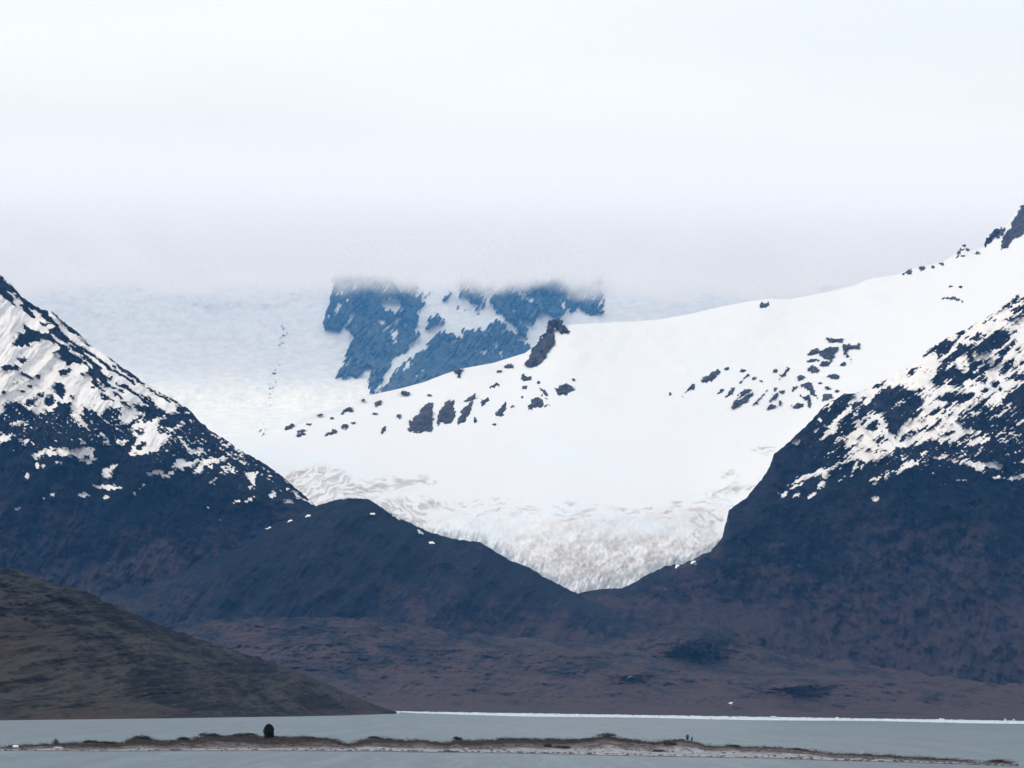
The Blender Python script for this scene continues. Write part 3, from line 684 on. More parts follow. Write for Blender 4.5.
Yn = Y + (fbm(u / 5, w / 9, 3, 5) * 1.3 * np.clip(t * 3, 0, 1)) + fbm(u / 1.6, w / 3, 5, 3) * .35 * t
SPX, SPY, SPD = X[0], Yn.copy(), D.copy()


def mk_spit():
    g = G('gravel_and_heath')
    c = g.attr('cover')
    n1 = g.noise(g.pos((1, .5, 1)), 1 / 3.0, 6, .7); n2 = g.noise(g.pos((1, .5, 1)), 1 / 14, 5, .65); n3 = g.noise(g.pos(), 2.2, 3, .7)
    peb = g.mix(g.rng(n1, .35, .68), (.20, .195, .19), (.38, .365, .35))
    peb = g.mix(g.rng(n3, .55, .7, 0, .5), peb, (.10, .10, .11))
    soil = g.mix(g.rng(n1, .38, .62), (.055, .045, .04), (.15, .125, .115))
    k = g.ma('ADD', c, g.ma('ADD', g.ma('MULTIPLY', g.ma('SUBTRACT', n2, .5), .9), g.ma('MULTIPLY', g.ma('SUBTRACT', n1, .5), .5)))
    col = g.mix(g.rng(k, .20, .46), peb, soil)
    col = g.mix(g.rng(k, .58, .80), col, (.030, .026, .022))
    col = g.mix(g.rng(g.attr('wet'), .4, .9, 0, .8), col, (.05, .052, .06))
    return g.bsdf(col, .95, .05, n1, .9, .25)


wet = np.clip(1 - (fr - Y) / .9, 0, 1) + fbm(u / 3, w / 6, 9, 3) * .8
darkz = .16 * np.exp(-((X - 210) / 150) ** 2) - .25 * np.exp(-((X - 730) / 130) ** 2)
spit = terrain('gravel_spit', X, Yn, D, mk_spit(), 70, {'cover': t + darkz, 'wet': wet}, 'low gravel spit with pale beach and dark scrub across the lake', 'spit', zend=-1.5)


def spit_pt(px, frac):
    """point on the spit: frac 0 = waterline, 1 = crest"""
    c = int(np.clip(round((px + 80) / .35), 0, len(SPX) - 1))
    y0 = interp(FRONT, np.array([float(px)]))[0]; y1 = interp(CREST, np.array([float(px)]))[0]
    y = y0 + (y1 - y0) * frac
    r = int(np.argmin(np.abs((SPY[3:, c] - y)))) + 3
    if frac >= .97: r = len(SPY) - 1
    return chart(SPX[c], SPY[r, c], SPD[r, c]) 


PXM = 780 / F   # metres per chart unit at the spit


def leaf_cloud(n, fn, size):
    """n little leaf-sprays (quads) placed by fn -> (x,y,z)"""
    c = fn(n); a = RNG.normal(size=(n, 3)); a /= np.linalg.norm(a, axis=1)[:, None]
    b = np.cross(a, RNG.normal(size=(n, 3))); b /= np.linalg.norm(b, axis=1)[:, None]
    s = size * (.5 + RNG.random((n, 1)))
    V = np.stack([c - a * s, c + b * s * .6, c + a * s, c - b * s * .6], 1).reshape(-1, 3)
    return V, np.arange(4 * n).reshape(-1, 4)


def dome(w, d, h, lumps=9):
    L = [(RNG.uniform(-.36, .36) * w, RNG.uniform(-.36, .36) * d, RNG.uniform(0, .12) * h, RNG.uniform(.2, .36)) for _ in range(lumps)]
    def fn(n):
        k = RNG.integers(0, lumps, n); q = RNG.normal(size=(n, 3)); q /= np.linalg.norm(q, axis=1)[:, None]
        q *= (RNG.random((n, 1)) ** .4)
        l = np.array(L)[k]
        P = np.stack([l[:, 0] + q[:, 0] * l[:, 3] * w, l[:, 1] + q[:, 1] * l[:, 3] * d, l[:, 2] + np.abs(q[:, 2]) * (1 - np.abs(l[:, 0] / w) * 1.2) * h * .95 - .08], 1)
        return P
    return fn


def tube(pts, radii, sides=7):
    V = []; n = len(pts)
    for (x, y, z), r in zip(pts, radii):
        for k in range(sides):
            a = 2 * math.pi * k / sides; V.append((x + r * math.cos(a), y + r * math.sin(a), z))
    Q = [(i * sides + k, i * sides + (k + 1) % sides, (i + 1) * sides + (k + 1) % sides, (i + 1) * sides + k) for i in range(n - 1) for k in range(sides)]
    return np.array(V), np.array(Q)


def join(parts):
    V, Q, o = [], [], 0
    for v, q in parts:
        V.append(v); Q.append(q + o); o += len(v)
    return np.concatenate(V), np.concatenate(Q)


def empty(name, loc):
    e = bpy.data.objects.new(name, None); C.objects.link(e); e.location = loc; e.empty_display_size = .5
    return e


def fan_limbs(n, h, spread, r0, z0=.1):
    out = []
    for i in range(n):
        a = 2 * math.pi * i / n + RNG.uniform(-.4, .4); s = spread * RNG.uniform(.5, 1); hh = h * RNG.uniform(.7, 1)
        pts = [(0, 0, z0), (math.cos(a) * s * .4, math.sin(a) * s * .4, z0 + hh * .5), (math.cos(a) * s, math.sin(a) * s, z0 + hh)]
        out.append(tube(pts, [r0, r0 * .6, r0 * .2], 5))
    return out


# lone tree
p = spit_pt(269.3, .97)
t0 = empty('evergreen_tree', p - np.array([0, 1.5, .25])); tag(t0, 'lone dark rounded evergreen tree standing on the spit crest', 'tree')
mesh_np('trunk', *join([tube([(0, 0, -.2), (.03, 0, .8), (.1, 0, 2.2), (.05, .05, 3.3)], [.2, .15, .09, .03], 9)] + fan_limbs(10, 2.2, 1.0, .06, .5)), m_bark, parent=t0)


def tree_fn(n):
    z = RNG.random(n) ** .85 * 3.75 + .15
    prof = np.interp(z, [.15, .6, 1.5, 2.6, 3.4, 3.9], [.9, 1.25, 1.42, 1.3, 1.0, .4])
    a = RNG.random(n) * 6.283; r = prof * (RNG.random(n) ** .45) * (1 + .16 * np.sin(a * 3 + z * 2.2) + .1 * np.sin(a * 7 + z * 5))
    return np.stack([r * np.cos(a) - .12 * (z > 3) * 1.0, r * np.sin(a), z], 1)


mesh_np('crown', *leaf_cloud(5200, tree_fn, .15), m_foliage, smooth=False, parent=t0)


def shrub(name, px, frac, w, h, label, mat, n=500, stem=True, cat='shrub', group=None, leaf=.12, dz=0.0, dyy=0.0):
    p = spit_pt(px, frac) + np.array([0, dyy, dz])
    e = empty(name, p); tag(e, label, cat, group)
    mesh_np('branches', *join(fan_limbs(7, h * .75, w * .3, .05, -.15)), m_bark, parent=e)
    mesh_np('foliage', *leaf_cloud(n, dome(w, w * .9, h), leaf), mat, smooth=False, parent=e)
    return e


# two small upright trees near x=690
for px, hh, ww, lb in ((687.3, 1.9, .42, 'small dark upright tree on the spit knoll, the taller of a pair'), (691.7, 1.5, .22, 'thin small tree on the spit knoll, the shorter of a pair')):
    p = spit_pt(px, .97)
    e = empty('young_tree', p - np.array([0, .6, .15])); tag(e, lb, 'tree', 'pair of small trees on the spit')
    mesh_np('trunk', *join([tube([(0, 0, -.2), (.03, 0, .8), (0, 0, hh * .9)], [.07, .05, .02], 7)] + fan_limbs(6, hh * .6, ww * .6, .03, .3)), m_bark, parent=e)
    def yf(n, hh=hh, ww=ww):
        z = RNG.random(n) * hh * .75 + hh * .25; a = RNG.random(n) * 6.283
        r = ww * np.interp(z / hh, [.2, .5, .85, 1], [.5, .8, 1, .3]) * RNG.random(n) ** .5 * 1.3
        return np.stack([r * np.cos(a), r * np.sin(a), z], 1)
    mesh_np('crown', *leaf_cloud(420 if ww > .3 else 160, yf, .09), m_foliage, smooth=False, parent=e)

# bare reddish shrub near x=55
p = spit_pt(55.5, .95)
e = empty('bare_shrub', p); tag(e, 'leafless reddish brown shrub near the left end of the spit', 'shrub')
tw = []
for i in range(26):
    a = RNG.uniform(0, 6.283); s = RNG.uniform(.2, 1.15); hh = RNG.uniform(1.1, 1.9)
    tw.append(tube([(math.cos(a) * .2, math.sin(a) * .2, -.1), (math.cos(a) * s * .6, math.sin(a) * s * .6, hh * .5), (math.cos(a + .3) * s, math.sin(a + .3) * s, hh)], [.05, .035, .012], 5))
mesh_np('branches', *join(tw + [leaf_cloud(620, dome(2.3, 2.0, 1.8, 7), .09)]), m_twig, smooth=False, parent=e)

SHR = [
 (91, .95, 3.6, .8, 'low dark scrub mound just left of the dip on the left spit', m_scrub),
 (104, .95, 4.2, .7, 'flat dark scrub patch right of the leafless shrub', m_scrub),
 (141, .95, 5.2, 1.3, 'dark dome-shaped shrub mound on the left part of the spit', m_foliage),
 (183, .95, 3.6, .8, 'small pointed scrub clump between two larger dark mounds', m_scrub),
 (208, .97, 5.6, 1.2, 'broad dark shrub mound left of the lone evergreen tree', m_foliage),
 (246, .97, 6.4, 1.0, 'long dark shrub mound touching the lone tree on its left', m_foliage),
 (374, .97, 3.0, .8, 'dark shrub on the hump just right of the spit notch', m_scrub),
 (457, .97, 2.8, 1.1, 'peaked shrub above the large dark shore boulders', m_scrub),
 (562, .42, 4.4, 1.0, 'dark bush low on the pale beach in the middle of the spit', m_scrub),
 (548, .5, 2.8, .9, 'smaller bush left of the dark bush on the middle beach', m_scrub),
 (607, .97, 5.6, 1.25, 'tallest round dark shrub mound on the right half of the spit', m_foliage),
 (669, .75, 4.0, 1.4, 'round olive bush below the pair of small trees', m_scrub),
 (659, .32, 5.0, .8, 'dark spreading bush at the beach edge below the olive bush', m_heath),
 (734, .97, 3.4, .5, 'low dark scrub patch right of the pair of small trees', m_scrub),
 (797, .9, 2.6, .5, 'little dark tuft where the right part of the spit narrows', m_scrub),
 (943, .8, 2.4, .4, 'tiny dark tuft near the right tip of the spit', m_scrub),
 (999, .9, 3.4, .7, 'last dark scrub clump on the right tip of the spit', m_heath)]
for px, fr_, w_, h_, lb, mt in SHR:
    shrub('low_shrub', px, fr_, w_, h_, lb, mt, int(260 + w_ * 90), group='low shrubs along the gravel spit', leaf=.12)

# ground cover of heath along the crest (nobody could count it)
Vs = []
for i in range(3200):
    px = RNG.uniform(-30, 1015)
    dens = np.interp(px, [-30, 70, 90, 190, 200, 335, 345, 360, 437, 450, 590, 640, 700, 720, 900, 1015], [.2, .4, .8, .7, 1, 1, .3, .6, .5, .7, .9, .7, .4, .25, .35, .5])
    if RNG.random() > dens: continue
    fr_ = .97 if RNG.random() < .6 else RNG.uniform(.35, 1)
    p = spit_pt(px, fr_); s = RNG.uniform(.25, .95) * (1 if fr_ > .9 else .75)
    n = 22; q = RNG.normal(size=(n, 3)) * np.array([s, s * 1.6, s * .42]); q[:, 2] = np.abs(q[:, 2])
    Vs.append((p + q))
Vs = np.concatenate(Vs)
mesh_o = mesh_np('heath_cover', *leaf_cloud(len(Vs), lambda n: Vs, .10), m_heath, smooth=False); tag(mesh_o, 'low reddish brown heath covering the crest of the spit', 'heath', kind='stuff')


def rock_mesh(w, d, h, seed, n=14):
    th = np.linspace(0, math.pi, n)[:, None]; ph = np.linspace(0, 2 * math.pi, n * 2 + 1)[None, :-1]
    x = np.sin(th) * np.cos(ph); y = np.sin(th) * np.sin(ph); z = np.cos(th) * np.ones_like(ph)
    r = 1 + .30 * fbm(x * 1.3 + seed, y * 1.3, z * 1.3, 4) - .25 * np.abs(fbm(x * 2 + seed, y * 2, z * 2 + 5, 3))
    P = np.stack([x * r * w / 2, y * r * d / 2, z * r * h * .62 + h * .3], -1)
    P = np.concatenate([P, P[:, :1]], 1)
    Q = grid_quads(n, n * 2 + 1)
    return P.reshape(-1, 3), Q


def boulder(name, px, fr_, w, d, h, label, mat, group=None, off=0.0):
    p = spit_pt(px, fr_); v, q = rock_mesh(w, d, h, px)
    o = mesh_np(name, v, q, mat, smooth=False); o.location = p + np.array([0, off, -.05]); tag(o, label, 'rock', group)


boulder('boulder', 15.5, .6, 1.7, 1.2, .85, 'bright white rock near the left end of the spit', m_white)
boulder('boulder', 58.5, .35, 2.6, 1.4, .5, 'flat pale boulder on the beach below the leafless shrub', m_stone_p)
boulder('boulder', 66, .08, 1.4, .9, .3, 'small dark rock at the water below the leafless shrub', m_stone_d)
boulder('boulder', 173, .05, 2.0, 1.3, .5, 'long flat dark boulder at the waterline on the left beach', m_stone_d)
boulder('boulder', 178, .04, 1.6, 1.0, .32, 'lower dark slab joined to the long flat boulder', m_stone_d)
boulder('boulder', 447, .05, 2.2, 1.4, .75, 'largest dark shore boulder at the middle of the spit', m_stone_d)
boulder('boulder', 452, .04, 1.6, 1.2, .5, 'middle rock of the dark shore boulders at mid spit', m_stone_d)
boulder('boulder', 456.5, .05, 1.5, 1.0, .42, 'right rock of the dark shore boulders at mid spit', m_stone_d)
boulder('boulder', 440, .05, 1.2, .8, .32, 'small rock left of the dark shore boulders', m_stone_d)
boulder('boulder', 416, .06, 1.7, 1.0, .35, 'low dark rock at the water left of the mid spit boulders', m_stone_d)
boulder('boulder', 467, .3, 1.5, 1.0, .4, 'pale rock on the beach right of the dark shore boulders', m_stone_p)
boulder('boulder', 711, .05, 1.0, .8, .35, 'small dark rock at the waterline right of the tree pair', m_stone_d)
boulder('boulder', 849, .15, 1.0, .8, .4, 'small dark rock on the shore left of the white bird', m_stone_d)
parts = []
for i in range(620):
    px = RNG.uniform(-20, 1018); fr_ = abs(RNG.normal(0, .06)) + .015
    if RNG.random() < .45: fr_ = RNG.uniform(0.1, .8)
    s = RNG.uniform(.2, .7) * np.interp(px, [0, 500, 1000], [.8, 1, 1.1])
    p = spit_pt(px, fr_); v, q = rock_mesh(s * 1.5, s, s * .5, i * .37, 5); parts.append((v + p, q))
o = mesh_np('beach_stones', *join(parts), m_stone_d, smooth=False); tag(o, 'scattered dark stones along the waterline of the spit', 'stones', kind='stuff')

# white bird standing on the spit
p = spit_pt(861.2, .97) + np.array([0, -1.0, .12])
b = empty('white_bird', p); tag(b, 'white bird standing on the right part of the spit', 'bird')
nb = 14
bz = np.linspace(0, 1, nb)
rad = np.interp(bz, [0, .12, .4, .62, .72, .84, .95, 1], [.02, .10, .155, .11, .07, .085, .06, .01])
pts = [(-.18 + .36 * t_ if t_ < .6 else .05 + .1 * t_, 0, .26 + .62 * t_ ** 1.1) for t_ in bz]
mesh_np('body', *tube(pts, list(rad), 12), m_feather, parent=b)
for sgn in (-1, 1): mesh_np('leg', *tube([(0, .06 * sgn, -.12), (0, .06 * sgn, .16), (0, .05 * sgn, .38)], [.018, .016, .03], 6), m_horn, parent=b)
mesh_np('beak', *tube([(.16, 0, .80), (.22, 0, .801), (.30, 0, .802)], [.03, .02, .004], 6), m_horn, parent=b)

# ================================================================== ICE ON THE LAKE
parts = []
for i in range(8000):
    px = RNG.uniform(396, 1060)
    th = np.interp(px, [396, 420, 520, 700, 900, 1060], [.9, 2.0, 2.9, 3.2, 2.9, 3.0]) + .35 * math.sin(px / 37.0)
    py = interp(FS, np.array([px]))[0] + .15 + RNG.random() * th
    Dq = shore_D(np.array(px), np.array(py)); q = chart(px, py, Dq)
    w = RNG.uniform(3, 13); d = RNG.uniform(3, 20); h = RNG.uniform(.15, .7) * (1.6 if RNG.random() < .04 else 1)
    k = 6; a = np.linspace(0, 6.283, k, endpoint=False) + RNG.uniform(0, 1); rr = RNG.uniform(.6, 1, k)
    bot = np.stack([np.cos(a) * rr * w / 2, np.sin(a) * rr * d / 2, np.full(k, -.1)], 1); topv = bot * np.array([.85, .85, 0]) + np.array([0, 0, h]) + RNG.normal(size=(k, 3)) * np.array([0, 0, h * .12])
    v = np.concatenate([bot, topv]) + q * np.array([1, 1, 0])
    qd = np.array([(j, (j + 1) % k, k + (j + 1) % k, k + j) for j in range(k)] + [(k, k + 1, k + 2, k + 3), (k + 3, k + 4, k + 5, k)])
    parts.append((v, qd))
o = mesh_np('drift_ice', *join(parts), m_ice, smooth=False); tag(o, 'bright band of drifting brash ice along the far lake shore', 'drift ice', kind='stuff')


def berg(px, py, w, h, label, off):
    yy = interp(FS, np.array([float(px)]))[0] + off
    D_ = float(shore_D(np.array(px), np.array(yy))); q = chart(px, yy, D_); mp = D_ / F
    parts = []
    for k in range(4):
        v, qq = rock_mesh(w * mp * RNG.uniform(.35, .6), w * mp * .5, h * mp * RNG.uniform(.6, 1.1), px + k * 3.3, 9)
        parts.append((v + np.array([RNG.uniform(-.35, .35) * w * mp, RNG.uniform(-2, 2), 0]), qq))
    o = mesh_np('iceberg', *join(parts), m_ice, smooth=False); o.location = (q[0], q[1], -.3); tag(o, label, 'iceberg', 'small icebergs along the far shore')


berg(398.5, 0, 5, 3.4, 'small white iceberg at the tip of the left hill', 3.0)
berg(774, 0, 7, 1.6, 'low white iceberg on the far shore below the valley mounds', .6)
berg(839, 0, 6, 1.5, 'flat white iceberg on the far shore, second from the left in the right half', .6)
berg(941.5, 0, 7, 1.8, 'wide white iceberg between the spit tip and the flat iceberg', .6)
berg(1005.5, 0, 3, 2.6, 'taller white iceberg near the right edge of the far shore', .6)
berg(1014, 0, 2.2, 2.4, 'narrow white iceberg closest to the right edge of the far shore', .6)

# ================================================================== ROCK OUTCROPS IN THE SNOW
def outcrop(name, poly, label, group, bulge=None, pad=1.2, warp=1.0, back=90.0):
    p = np.array(poly, float)
    x0, y0 = p.min(0) - pad; x1, y1 = p.max(0) + pad
    st = .5 if max(x1 - x0, y1 - y0) > 9 else .34
    xs = np.arange(x0, x1 + st, st); ys = np.arange(y0, y1 + st, st)
    X, Y = np.meshgrid(xs, ys)
    size = min(p[:, 0].max() - p[:, 0].min(), p[:, 1].max() - p[:, 1].min())
    k = min(1.0, size / 6) * warp
    Xw = X + fbm(X / 5, Y / 5, 1.7, 4) * 3.2 * k; Yw = Y + fbm(X / 5, Y / 5, 8.7, 4) * 3.2 * k
    d = sdf(poly, Xw, Yw) + fbm((X * .8 - Y * .6) / 4.2, (X * .6 + Y * .8) / 1.5, 4.4, 4) * 2.6 * (.35 + .65 * k) + .3
    keep = d > 0
    if keep.sum() < 6: keep = sdf(poly, X, Y) > -.3
    dm = max(d.max(), .5)
    B = bulge if bulge else 4 + 7 * min(dm, 6)
    Dg = glacier_D(X, Y)
    dd = np.clip(d / dm, 0, 1)
    Dfront = Dg - 14 - B * dd - fbm(X / 2.2, Y / 3.4, 2.2, 4) * 14
    cell = keep[:-1, :-1] & keep[1:, :-1] & keep[:-1, 1:] & keep[1:, 1:]
    if not cell.any(): return None
    i = np.arange(X.size).reshape(X.shape)
    q = np.stack([i[:-1, :-1], i[1:, :-1], i[1:, 1:], i[:-1, 1:]], -1)[cell]
    N = X.size
    PF = chart(X, Y, Dfront).reshape(-1, 3); PB = chart(X, Y, Dg + back * (.25 + .75 * dd)).reshape(-1, 3)
    ed = {}
    for f in q:
        for a, b_ in ((f[0], f[1]), (f[1], f[2]), (f[2], f[3]), (f[3], f[0])):
            ky = (min(a, b_), max(a, b_))
            if ky in ed: ed[ky] = None
            else: ed[ky] = (a, b_)
    side = [(e[1], e[0], e[0] + N, e[1] + N) for e in ed.values() if e is not None]
    Q = np.concatenate([q, q[:, ::-1] + N, np.array(side)])
    V = np.concatenate([PF, PB]); used = np.unique(Q); mp = np.full(2 * N, -1); mp[used] = np.arange(len(used))
    c = V[used].mean(0)
    o = mesh_np(name, V[used] - c, mp[Q], m_outcrop); o.location = c
    tag(o, label, 'rock outcrop', group)
    return o


GL = 'dark rocks poking through the snow ridge left of centre'
GR = 'dark rocks poking through the snow slope right of centre'
GS = 'dark rocks along the snowy skyline at upper right'
OC = [
 ([(408,431),(409,422),(419,411.5),(426,403.6),(433.4,403.6),(433.4,416.8),(432.5,431),(417.6,431.7)], 'largest wedge-shaped dark cliff at the foot of the left snow ridge', GL),
 ([(438,427),(437,413),(444,406),(447.5,399),(454.5,400),(452.7,408),(456,411.5),(451,422),(446.6,424),(442,420)], 'ragged dark cliff immediately right of the largest wedge-shaped cliff', GL),
 ([(458,424.7),(459.8,415),(466.8,404.5),(473,401),(472,409.8),(466.8,420)], 'narrow slanting dark cliff, third in the row of cliffs', GL),
 ([(464,401),(475.6,393),(476.5,397.5),(470,401)], 'small slanted rock directly above the third cliff', GL),
 ([(480,406),(481.7,402),(488,397.5),(490,401),(482.6,408)], 'small oval rock between the third cliff and the forked cliff', GL),
 ([(494,414),(502,403),(505.5,399),(509,402.7),(507,409.8),(500,416.8)], 'leaning dark cliff standing alone in the middle of the snow ridge', GL),
 ([(487,387.8),(496.7,382),(500,385),(491,388.6)], 'flat jagged rock high on the snow ridge above the oval rock', GL),
 ([(521,379),(523,374.6),(532,376.4),(530,380),(523,381.6)], 'small dark rock below the long slanting nunatak', GL),
 ([(527.4,409.8),(532,397.5),(540.6,395.7),(544,402.7),(553,403.6),(551,407),(537,408)], 'broken dark rock patch at the right end of the cliff row', GL),
 ([(540.6,388.7),(546.7,391),(549.4,399),(546,399)], 'thin rock strip above the broken rock patch', GL),
 ([(554.7,388.7),(563.4,382.5),(575.7,387),(573,394),(563.4,396.6),(557,393)], 'isolated round dark rock dome right of the cliff row', GL),
 ([(454,372),(458,368.5),(462,369.5),(461.5,375),(458,374)], 'small rock just under the skyline left of the nunatak', GL),
 (ell(509,366,5,1.7,-8), 'thin flat rock just under the skyline beside the nunatak', GL),
 (ell(525,387.8,2.6,2), None, GL), (ell(522,396,2.8,2.0,-20), None, GL), (ell(513,407,3.2,2,-25), None, GL), (ell(475,420,2,3), None, GL),
 (ell(404.4,393,4.4,1.8), 'flat broken rock high on the left snow ridge above the cliffs', GL), (ell(430,395,2.3,1.1), None, GL),
 (ell(290,426.6,5.4,2,-18), 'leftmost dark rock on the thin left end of the snow ridge', GL),
 (ell(301.5,431,5.4,1.3,-10), 'upper of two thin parallel rocks at the left end of the ridge', GL), (ell(301.5,434.4,4.5,1.5,-10), 'lower of two thin parallel rocks at the left end of the ridge', GL),
 (ell(320,415,3,1.1,-15), None, GL), ([(340,413),(344,410),(349,407),(352,408),(351,411),(345,412)], 'forked dark rock near the skyline on the left ridge', GL), ([(324,434),(328,431.5),(334,428.5),(337,430),(336,433),(328,435)], 'longest low rock on the lower left edge of the snow ridge', GL),
 (ell(344.6,426.6,3.9,2.4,-5), 'square dark rock right of the longest low rock', GL), (ell(378,403,4.3,1.9,-28), 'slanted rock near the skyline halfway along the left ridge', GL), (ell(383,429.6,1.9,3.8,25), 'upright narrow rock left of the largest cliff', GL),
 (ell(399,416,1.7,2), None, GL), (ell(375,413,2.2,1), None, GL), (ell(353,422.7,2.2,1), None, GL), (ell(308.5,424,3,1), None, GL), (ell(332,418,1.8,1), None, GL), (ell(363,400,2,.9,-20), None, GL),
 (ell(538,382,1.8,1.4), None, GL), (ell(574,380,1.5,1.3), None, GL), (ell(542,396,2.2,1.5), None, GL), (ell(494,424,1.6,1.2), None, GL), (ell(499,371,2.6,1,-15), None, GL), (ell(459,376.5,1.6,1), None, GL),
 ([(524,365),(530.3,353.4),(538,341),(546.7,331.6),(545,328.4),(550.6,319),(560,317.5),(564,325),(570,331),(568,334),(561.6,334),(555.3,328.4),(553,331.6),(555.3,339.4),(552,347),(541,361),(532,366.7)], 'tall slanting dark nunatak with a hooked top on the skyline', None),
 ([(702,382),(704,377),(719,368),(720,371.6),(711.6,381)], 'largest slanted rock at the left of the right-hand rock cluster', GR),
 ([(684.7,394),(688,386.6),(695.4,383.4),(695.4,387.7)], 'leftmost slanted rock of the right-hand rock cluster', GR),
 ([(716,394),(720,389),(725.5,387.7),(724,391)], None, GR), ([(725.5,396.5),(732,387.7),(735.6,387.7),(732,394)], None, GR),
 ([(738,398.4),(739.5,392),(750,387.7),(751,390),(742.7,396)], 'upper of two long slanted rocks on the right snow slope', GR),
 ([(731,407),(734,401.6),(746,395),(754.5,391),(754.5,395),(741.6,403.8),(735,408)], 'lower and longer of two slanted rocks on the right snow slope', GR),
 ([(738,382),(748,374.8),(749,376),(740.6,382.7)], None, GR), ([(779,378),(786.7,367),(789,367.7),(782,377)], 'thin slanted rock standing alone above the middle of the right cluster', GR),
 (ell(742.7,370.5,3,1.5,-15), None, GR), (ell(727,368.5,2.4,1.2,-15), None, GR), ([(767.4,403),(774,393),(778.6,392.6),(777,397)], 'slanted rock between the two long rocks and the rocky knot', GR), (ell(771,407,5,1.8,-30), None, GR),
 ([(808,354),(814.7,349),(823,350),(832,345.8),(838,348),(834,354),(832,363),(824,358.7),(819,353)], 'broadest dark rock of the high rocky knot on the right slope', GR),
 ([(840.5,343.6),(860,344.7),(860,349),(851,348),(847,352),(852,361),(845,354)], 'hooked rock at the right end of the high rocky knot', GR),
 ([(826.5,338.5),(842.6,338.5),(841.5,341.5),(830,342)], 'thin flat rock topmost of the high rocky knot', GR),
 (ell(813.6,369,6,4), 'compact oval rock below the high rocky knot', GR), (ell(812.5,360.4,7,1.6,-8), 'narrow horizontal rock just above the compact oval rock', GR), (ell(825,364.5,5.5,3), None, GR), (ell(801,377,4.2,2.2,-8), None, GR),
 ([(801,384),(810,382),(814.7,390),(817,399.5),(812.5,395),(804,387.7)], 'crooked rock strip running down below the compact oval rock', GR), (ell(794,388.7,3.7,1.8,-25), None, GR),
 ([(799.6,395.5),(808,394.5),(812,400),(809,407),(806,399.5)], 'curved rock just above the dark right mountain', GR), (ell(797.5,405.5,6,2.4,-12), 'lowest rock of the cluster beside the right mountain top', GR),
 ([(823,400.5),(825.4,393),(832,394),(833,398.4)], 'small squarish rock touching the skyline of the right mountain', GR), ([(826,377),(832,373),(839,375),(838,379),(832,379)], 'lone rock at the right edge below the hooked rock', GR), (ell(782,391.5,2.6,1.4,-20), None, GR),
 (line(.8,(754,405),(761,397),(767,390)), 'thinnest line-like rock rib between the slanted rocks', GR), (ell(775,371,2.8,1.8,-25), None, GR), (ell(828,388,3,1.2,15), None, GR), (ell(820,383,2,1.2), None, GR), (ell(780,403,1.4,2.4), None, GR), (ell(754,378,2,1.2,-20), None, GR), (ell(837,391,2,1), None, GR), (ell(670,394,1.6,1.4), None, GR), (ell(683,397,1.8,1.1), None, GR), (ell(843,364,2.6,2), None, GR), (ell(761,381,1.6,.9), None, GR), (ell(775,389,1.4,1.6), None, GR),
 ([(760,304),(763,301.5),(767,303),(769,305.5),(766,308),(761,307.5)], 'single dark crag on the middle of the white skyline', None),
 ([(940,297.6),(957.8,297),(963.4,302.6),(958,300.5),(950,299.4)], 'thin curved rock in the upper snowfield above the right mountain', None),
 ([(900,274.8),(907,271.5),(914.5,269.2),(911,273)], 'longest flat rock along the upper right skyline', GS), (ell(923,268,4,1.9,-25), 'second rock from the left along the upper right skyline', GS), (ell(942.5,264.2,3,1.3), None, GS), (ell(933,267,2,1), None, GS),
 (line(.9,(956,258),(959,252),(963,249)), None, GS), (ell(964,246,2.2,1.2), None, GS), (ell(968,250,2,1.4,30), None, GS), (ell(977,253,3.6,1.8), 'small rock below the two highest crags', GS), (ell(963,256,2,.9), None, GS), (ell(951,286.5,1.6,.9), None, GS), (ell(961,286.5,1.4,1.1), None, GS),
 ([(999.5,253),(1002.6,238.5),(1010.6,225.6),(1022,207),(1040,190),(1060,195),(1050,220),(1032,232),(1024,231),(1017,239),(1015.5,236),(1009,245)], 'tall blue-grey peak cut by the right edge of the picture', None),
 ([(982.6,246.5),(986.6,238.5),(994.6,230.4),(1001,227),(1006.6,229.6),(1002.6,236),(993,237.7),(986.6,247)], 'small crag leaning against the left side of the tall peak', None),
]
small_lab = {GL: 'tiny dark rock speck on the left snow ridge', GR: 'small dark rock speck on the right snow slope', GS: 'tiny rock speck along the snowy upper right skyline'}
for poly, lb, gr in OC:
    outcrop('rock_outcrop', poly, lb or small_lab[gr], gr)

# ================================================================== AIR, CLOUD, SKY, SUN
def box(name, x0, x1, y0, y1, z0, z1):
    V = np.array([(x, y, z) for z in (z0, z1) for y in (y0, y1) for x in (x0, x1)], float)
    Q = np.array([(0, 2, 3, 1), (4, 5, 7, 6), (0, 1, 5, 4), (2, 6, 7, 3), (0, 4, 6, 2), (1, 3, 7, 5)])
    return mesh_np(name, V, Q, None, smooth=False)


CB = 6080.0      # cloud base
HZ = box('haze', -27000, 27000, -3500, 66000, -9.0, CB - 5)
tag(HZ, 'thin blue air haze over the lake and mountains', 'haze', kind='stuff')
hm = bpy.data.materials.new('air'); t = nt(hm)
out = t.nodes.new('ShaderNodeOutputMaterial'); pv = t.nodes.new('ShaderNodeVolumePrincipled')
pv.inputs['Color'].default_value = (.13, .43, 1.0, 1); pv.inputs['Density'].default_value = 1.62e-5
pv.inputs['Absorption Color'].default_value = (1, 1, 1, 1)
pv.inputs['Anisotropy'].default_value = 0.0
t.links.new(pv.outputs[0], out.inputs['Volume']); HZ.data.materials.append(hm)

